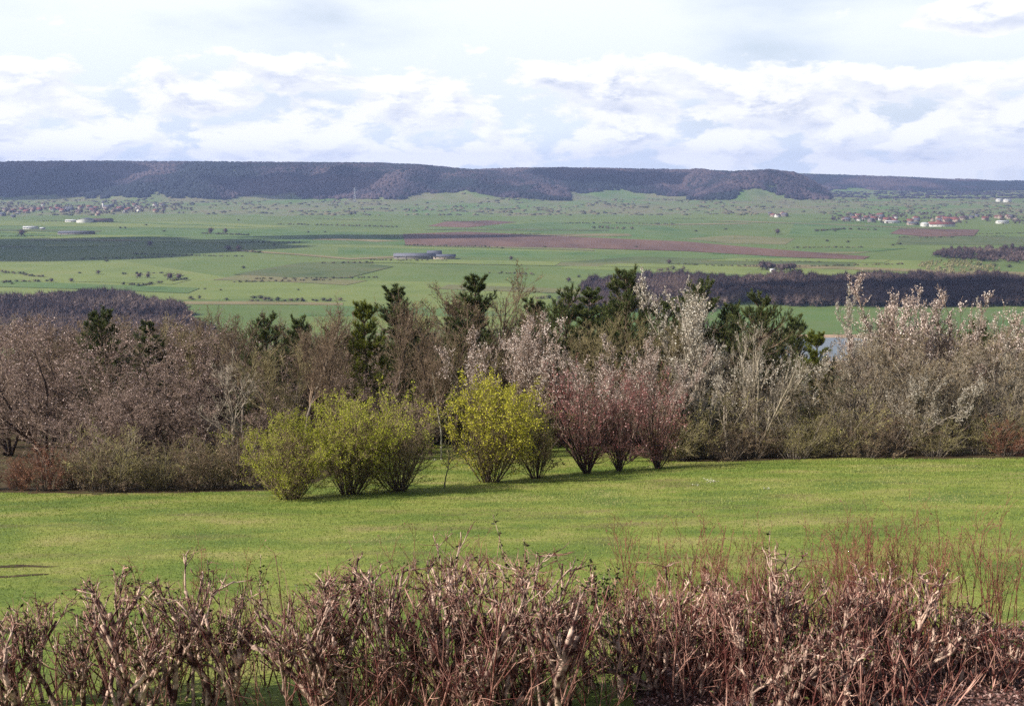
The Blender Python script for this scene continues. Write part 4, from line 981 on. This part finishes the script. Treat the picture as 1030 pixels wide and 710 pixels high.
shed('white_warehouse', 12, 6, 5, 1.6, 'white', 'white', 1008, 225, .02, 'white warehouse at the right end of the right village')
shed('distant_white_barn', 9, 7, 8, 2, 'white', 'white', 1005, 203, .02, 'left of two tiny white barns in the far distance below the last ridge')
shed('remote_white_barn', 11, 7, 8, 2, 'white', 'white', 1013, 203.5, .02, 'right of two tiny white barns in the far distance below the last ridge')
shed('white_field_hut', 2.5, 2, 2.6, 1, 'white', 'white', 777, 273.5, .2, 'tiny white hut by the small group of trees above the long wood')
def church():
    r = empty('church'); link('wall', mesh_np('wall', *gable_wall(10, 5, 7, 4), WALLS['cream']), r); link('roof', mesh_np('roof', *gable_roof(10, 5, 7, 4), ROOFS['slate']), r)
    link('tower', mesh_np('tower', *box(-14, -9.4, -2.5, 2.5, 0, 17), WALLS['white']), r)
    V = np.array([(-14.4, -2.9, 17.02), (-9, -2.9, 17.02), (-9, 2.9, 17.02), (-14.4, 2.9, 17.02), (-11.7, 0, 25)]); link('spire', mesh_np('spire', V, [np.array([(0, 1, 4), (1, 2, 4), (2, 3, 4), (3, 0, 4)]), np.array([(3, 2, 1, 0)])], ROOFS['slate']), r)
    for k in range(3): link('window', mesh_np('window', *box(-6 + 5 * k, -5 + 5 * k, -5.06, -4.9, 2, 5), GLASS), r)
    u, t = ray(108, 211); y = 110 / -t; y = 3150.; r.location = (u * y, y, Tf(u * y, y) - .3)
    tag(r, 'church with a pale tower and pointed slate spire in the left village', 'church')
church()
def mast():
    r = empty('lattice_mast'); segs = []
    h = 48
    def leg(sx, sy): return [np.array([sx * 3.5 * (1 - .9 * f), sy * 3.5 * (1 - .9 * f), h * f]) for f in np.linspace(0, 1, 9)]
    legs = [leg(1, 1), leg(-1, 1), leg(-1, -1), leg(1, -1)]
    m = plain('galvanised_steel', S((190, 194, 198)), .5)
    for l in legs:
        V, Fc = tube(np.array([l]), np.full((1, 9), .28), 4); link('leg', mesh_np('leg', V, Fc, m), r)
    br = []
    for a, b in zip(legs, legs[1:] + legs[:1]):
        for k in range(8): br += [[a[k], b[k + 1]], [b[k], a[k + 1]]]
    V, Fc = tube(np.array(br), np.full((len(br), 2), .14), 3); link('bracing', mesh_np('bracing', V, Fc, m), r)
    ar = [[(-6, 0, z), (6, 0, z)] for z in (34, 40, 45)]; V, Fc = tube(np.array(ar, float), np.full((3, 2), .3), 4); link('crossarm', mesh_np('crossarm', V, Fc, m), r)
    u, t = ray(357, 203); y = 3600.; r.location = (u * y, y, Tf(u * y, y)); tag(r, 'pale lattice mast standing at the foot of the left ridge wood', 'mast')
mast()

# ------------------------------------------------------------------ foreground hedge
BK_HEDGE = barkmat('hedge_bark_lit_shade', S((70, 42, 40)), S((220, 188, 166)), 9, .8, .12, (.42, .61))  # dark bark patches, plus sunlit and shaded contrast put into the colour
BK_CUT = barkmat('hedge_shoot_bark_lit_shade', S((98, 52, 46)), S((210, 164, 144)), 5, .8, .15, (.43, .70))  # shoot bark with lit and shaded tones also painted into its noise
BK_RED = barkmat('red_shoot_bark', S((106, 62, 50)), S((160, 108, 86)), 5, .7, .12)
LEAF_DK = leafmat('hedge_leaf', [(0, S((46, 40, 26))), (.4, S((66, 74, 34))), (.75, S((96, 104, 50))), (1, S((150, 110, 96)))], .25)
def hedge_shrub(w=.9, h=1.2, nst=11, nleaf=500, dense=1.0, seed=0):
    P = np.stack([RNG.uniform(-w * .6, w * .6, nst), RNG.uniform(-.35, .35, nst), np.full(nst, -.05)], 1)
    D = np.stack([RNG.normal(0, .22, nst), RNG.normal(0, .18, nst), np.ones(nst)], 1)
    Ln = h * RNG.uniform(.55, .85, nst)
    a, ra = run(P, D, Ln, RNG.uniform(.015, .038, nst), 7, .15, .05, .6)
    # candelabra of stubby upper limbs
    b0 = spawn(a, ra, Ln, 5, .40, 1., .6, .25, .62, .25, .58, .007, .35); b, rb = run(*b0, 5, .15, .12, .75)
    rb[:, -1] *= 1.12                                               # knobby pruned ends
    c0 = spawn(b, rb, b0[2], 4, .3, 1., .75, .35, .45, .2, .55, .005, .2); c, rc = run(*c0, 4, .11, .08, .7)
    # straight one-year shoots from the base and the knobs
    ns = int(56 * dense); Ps = np.stack([RNG.uniform(-w, w, ns), RNG.uniform(-.5, .5, ns), np.full(ns, -.03)], 1)
    Ds = np.stack([RNG.normal(0, .4, ns), RNG.normal(0, .3, ns), np.ones(ns)], 1); Ls = h * RNG.uniform(.4, 1.02, ns)
    s, rs = run(Ps, Ds, Ls, RNG.uniform(.0035, .0105, ns) , 6, .06, .04, .6)
    e0 = spawn(s, rs, Ls, 5, .2, 1., .55, .3, .42, .2, .6, .0032, .12); e, re = run(*e0, 3, .11, .03, .5)
    g0 = spawn(c, rc, c0[2], 3, .2, 1., .7, .3, .8, .2, .6, .0035, .1); g, rg = run(*g0, 3, .14, .05, .5)
    # fine dark infill low down
    ni = int(8 * dense) + 1; Pi = np.stack([RNG.uniform(-w, w, ni), RNG.uniform(-.55, .55, ni), RNG.uniform(0, h * .65, ni)], 1)
    i_, ri = run(Pi, RNG.normal(0, 1, (ni, 3)) + [0, 0, .5], RNG.uniform(.2, .6, ni), RNG.uniform(.003, .006, ni), 4, .2, 0, .6)
    for arr in (a, b, c, s, e, g, i_):                              # clipped to the height of the hedge
        zz = arr[..., 2]; zz[:] = np.where(zz > h * .9, h * .93 + (zz - h * .93) * .35, zz)
    parts = {}
    V, Fc = smooth_tube(a, ra, 8); parts['stems'] = mesh_np('stems', V, Fc, BK_HEDGE, smooth=True)
    V, Fc = join(smooth_tube(b, rb, 6), smooth_tube(c, rc, 5)); parts['limbs'] = mesh_np('limbs', V, Fc, BK_HEDGE, smooth=True)
    V, Fc = join(smooth_tube(s, rs, 5), smooth_tube(e, re, 4), smooth_tube(g, rg, 4), smooth_tube(i_, ri, 4)); parts['twigs'] = mesh_np('twigs', V, Fc, BK_CUT, smooth=True)
    allp = np.concatenate([e.reshape(-1, 3), g.reshape(-1, 3), i_.reshape(-1, 3)])
    q = allp[RNG.integers(len(allp), size=nleaf)]; V, Fc = leaves_at(q, .022, .8, 2.0, .012)
    parts['foliage'] = mesh_np('foliage', V, Fc, LEAF_DK, vof(V))
    return parts
HL = ['leafless cut hedge bush in the lower left corner of the picture', 'cut hedge bush with knobby pruned tops, second from the left corner', 'pruned hedge bush with a thick dark fork right of the knobby bush', 'dense cut hedge bush left of the centre, with pale upright shoots',
      'tall cut hedge bush near the centre carrying one upright leafy spray', 'dense tangled cut hedge bush at the centre bottom', 'thin hedge bush with dark green leaves beside the gap right of centre', 'cut hedge bush with pale forked stems right of the leafy gap',
      'brownish hedge bush below the left part of the red shoots', 'cut hedge bush with a bright diagonal pale stub right of centre', 'cut hedge bush with long pale stems before the bare leaf-covered bed', 'sparse hedge bush at the edge of the leaf-covered bed', 'low sparse hedge bush in the lower right corner below the red stems']
hspec = [(12, 612, .68, 12, .6, 500), (112, 590, .58, 12, .55, 800), (200, 576, .62, 12, .6, 700), (322, 566, .62, 14, .85, 600), (430, 556, .68, 13, 1.0, 500), (528, 560, .85, 15, 1.4, 400),
         (606, 614, .4, 4, .4, 1100), (672, 590, .7, 12, 1.1, 300), (735, 590, .7, 13, 1.2, 350), (812, 580, .8, 15, 1.4, 250), (893, 585, .8, 14, 1.2, 250), (962, 618, .5, 7, .8, 300), (1012, 640, .45, 5, .8, 200)]
for k, (px, top, w_, ns, dn, nl) in enumerate(hspec):
    Y = (10.15 if k < 6 else 10.6) + RNG.normal(0, .12); u, t = ray(px, top - (2 if k < 7 else 13)); x = u * Y; z = gzf(x, Y); hh = t * Y - z
    parts = hedge_shrub(w_ * .86, max(hh, .6), ns, nl, dn)
    o = empty('hedge_shrub', (x, Y, z))
    for nm, me in parts.items(): link(nm, me, o)
    tag(o, HL[k], 'hedge shrub')
# second, lower rank in front, filling the bottom of the picture
for k, px in enumerate([372, 470, 790, 880]):
    Y = 9.6 + RNG.normal(0, .1); u, t = ray(px, 640 if px not in (985, 262) else 672); x = u * Y; z = gzf(x, Y); hh = max(t * Y - z, .4)
    parts = hedge_shrub(.6, hh, 7, 200, .8)
    o = empty('hedge_shrub', (x, Y, z))
    for nm, me in parts.items(): link(nm, me, o)
    tag(o, 'low tangle of cut hedge stems along the bottom of the picture', 'hedge shrub', 'low hedge bushes along the bottom')
def red_shoots(n, w, h):
    P = np.stack([RNG.uniform(-w, w, n), RNG.uniform(-.25, .25, n), np.full(n, -.03)], 1); D = np.stack([RNG.normal(0, .13, n), RNG.normal(0, .13, n), np.ones(n)], 1)
    Ln = h * RNG.uniform(.6, 1.05, n); a, ra = run(P, D, Ln, RNG.uniform(.004, .009, n), 7, .06, .02, .35)
    b0 = spawn(a, ra, Ln, 6, .45, 1., .5, .2, .3, .4, .6, .0025, .1); b, rb = run(*b0, 4, .12, .05, .6)
    c0 = spawn(b, rb, b0[2], 2, .3, 1., .6, .2, .5, .2, .6, .002, .1); c, rc = run(*c0, 3, .15, .05, .6)
    parts = {}; V, Fc = smooth_tube(a, ra, 5); parts['stems'] = mesh_np('stems', V, Fc, BK_RED, smooth=True)
    V, Fc = join(tube(b, rb, 3), tube(c, rc, 3)); parts['twigs'] = mesh_np('twigs', V, Fc, BK_RED)
    V, Fc = leaves_at(c[:, -1][RNG.random(len(c)) < .5], .014, .8, 2); parts['foliage'] = mesh_np('buds', V, Fc, RUST, vof(V)); return parts  # buds at the twig tips, kept under the foliage key
for px, top, n, w_, lab in [(655, 535, 26, .35, 'leftmost clump of thin red shoots above the hedge right of the gap'), (735, 532, 44, .45, 'clump of thin red shoots over the brownish hedge bush'), (800, 556, 26, .35, 'low clump of thin red shoots left of the dense red clump'),
        (865, 528, 60, .42, 'densest clump of upright red shoots behind the hedge at right'), (925, 525, 50, .4, 'tall clump of red shoots ending just left of the lawn gap'), (985, 530, 12, .3, 'airy red-stemmed bush alone before the lawn near the right edge'), (1022, 525, 14, .3, 'red-stemmed bush cut by the right picture edge'), (440, 548, 16, .5, 'few thin reddish shoots sticking up above the central hedge'), (190, 545, 10, .7, 'wispy thin shoots rising over the knobby left hedge')]:
    Y = 11.9; u, t = ray(px, top); x = u * Y; z = gzf(x, Y); o = empty('red_stemmed_shrub', (x, Y, z))
    for nm, me in red_shoots(n, w_, t * Y - z).items(): link(nm, me, o)
    tag(o, lab, 'shrub')
def spray(px, top, lab, n=3, leaf=60):
    Y = 11.4; u, t = ray(px, top); x = u * Y; z = gzf(x, Y); h = t * Y - z
    P = np.stack([RNG.uniform(-.08, .08, n), RNG.uniform(-.08, .08, n), np.full(n, -.03)], 1); D = np.stack([RNG.normal(0, .08, n), RNG.normal(0, .1, n), np.ones(n)], 1)
    a, ra = run(P, D, h * np.linspace(1.0, .75, n), np.full(n, .007), 9, .05, .02, .35)
    o = empty('leafy_spray', (x, Y, z)); V, Fc = smooth_tube(a, ra, 5); link('stems', mesh_np('stems', V, Fc, BK_HEDGE, smooth=True), o)
    V, Fc = clusters(a, 1.1, leaf // n, .026, .012, .8, 1.9, .55); link('foliage', mesh_np('foliage', V, Fc, LEAF_DK, vof(V) * .5), o)
    tag(o, lab, 'shrub')
spray(532, 517, 'tall leafy spray with dark leaves rising highest above the central hedge', 3, 110)
spray(612, 560, 'leafy dark green spray in the gap right of the central hedge', 9, 420)
spray(765, 535, 'thin spray with a few dark leaves standing among the red shoots', 2, 40)
spray(262, 560, 'thin spray with dark leaves in front of the lawn left of centre', 2, 26)
# bare earth scrape and daisies
def soil(poly, mt):
    vv = []
    for px, py in poly:
        x, y, z, _ = base_place(px, py, py); vv.append((x, y, gzf(x, y) + .006))
    me = bpy.data.meshes.new("soil_patch"); me.from_pydata(vv, [], [list(range(len(vv)))]); me.materials.append(mt); tag(link("soil_patch", me), kind="structure")
soil([(-20, 569), (6, 568.6), (18, 567.6), (33, 568.4), (47, 569.2), (60, 569.6), (46, 570.6), (30, 570.2), (12, 570.8), (-20, 571)], FLOOR); soil([(-20, 580), (10, 579), (26, 577.6), (44, 576.8), (50, 577.6), (28, 579.2), (8, 580.8), (-20, 581.6)], FLOOR)
def daisies():
    pts = [(713, 483), (716, 485), (700, 488), (719, 484), (771, 492), (430, 461), (436, 463), (466, 455)]
    for k, (px, py) in enumerate(pts):
        x, y, z, _ = base_place(px, py, py - 2)
        o = empty('daisy_clump', (x, y, z)); q = RNG.normal(0, .07, (26, 3)); q[:, 2] = .04 + RNG.uniform(0, .03, 26)
        V, Fc = leaves_at(q, .026, .15, 1.0); link('flowers', mesh_np('flowers', V, Fc, BLOS_WHITE, np.ones(len(V))), o)
        V_, F_ = tube(np.stack([q * [1, 1, 0], q], 1), np.full((26, 2), .002), 3); link('stems', mesh_np('stems', V_, F_, LEAF_OLIVE, np.zeros(len(V_))), o)
        tag(o, 'tiny clump of white daisies in the lawn near the row of shrubs', 'flowers', 'daisy clumps in the lawn')
daisies()

# ------------------------------------------------------------------ clouds overhead that shade parts of the valley
cm, cnt, cN, cL = newmat('cloud_vapour'); _d = cN.new('ShaderNodeBsdfDiffuse'); _d.inputs['Color'].default_value = (.85, .87, .9, 1)
_o = cN.new('ShaderNodeOutputMaterial'); cL.new(_d.outputs[0], _o.inputs[0])
def cloud(px, py, rx, ry, hz=950., ground=PLAIN, Yc=None, X=None):
    if Yc is None: X, Yc, _ = on_plain(px, py)
    k = (hz - ground) / SUN_DIR.z; cx, cy = X + SUN_DIR.x * k, Yc + SUN_DIR.y * k
    nb = 60; a = RNG.uniform(0, 2 * PI, nb); q = np.sqrt(RNG.random(nb))
    P = np.stack([np.cos(a) * q * rx * .85, np.sin(a) * q * ry * .85, RNG.uniform(0, 60, nb)], 1)
    s = np.stack([RNG.uniform(.12, .32, nb) * min(rx, ry) * 1.2, RNG.uniform(40, 90, nb)], 1)
    # finer spheres
    V, Fc = iv, if_
    for _ in range(2):
        m = {}; nf = []; V = list(map(tuple, V))
        def mid(i, j):
            k_ = (min(i, j), max(i, j))
            if k_ not in m: m[k_] = len(V); V.append(tuple(unit((np.array(V[i]) + np.array(V[j])) / 2)))
            return m[k_]
        for t_ in Fc: a_, b_, c_ = mid(t_[0], t_[1]), mid(t_[1], t_[2]), mid(t_[2], t_[0]); nf += [(t_[0], a_, c_), (t_[1], b_, a_), (t_[2], c_, b_), (a_, b_, c_)]
        V = np.array(V); Fc = np.array(nf)
    me = scatter(V, Fc, P, s, np.zeros(nb), 'cloud', cm); me.polygons.foreach_set('use_smooth', np.ones(len(me.polygons), bool))
    tag(link('cloud', me, loc=(cx, cy, hz)), kind='structure')
cloud(0, 251, 380, 230); cloud(130, 246, 170, 90)
cloud(350, 239, 260, 42)
cloud(960, 300, 260, 60)
cloud(0, 0, 420, 420, ground=-30, Yc=4150, X=-1900); cloud(0, 0, 330, 220, ground=-30, Yc=4000, X=-820); cloud(0, 0, 260, 240, ground=-30, Yc=4500, X=420)

# ------------------------------------------------------------------ haze
V, Fc = box(-13200, 13200, -160, 9700, -125, 150)
hm, hnt, hN, hL = newmat('valley_haze'); pv = hN.new('ShaderNodeVolumePrincipled'); pv.inputs['Color'].default_value = (.47, .60, 1, 1); pv.inputs['Density'].default_value = .000092; pv.inputs['Anisotropy'].default_value = .2
_o = hN.new('ShaderNodeOutputMaterial'); hL.new(pv.outputs[0], _o.inputs['Volume'])
tag(link('haze', mesh_np('haze', V, Fc, hm)), 'thin bluish haze filling the valley', 'haze', kind='stuff')
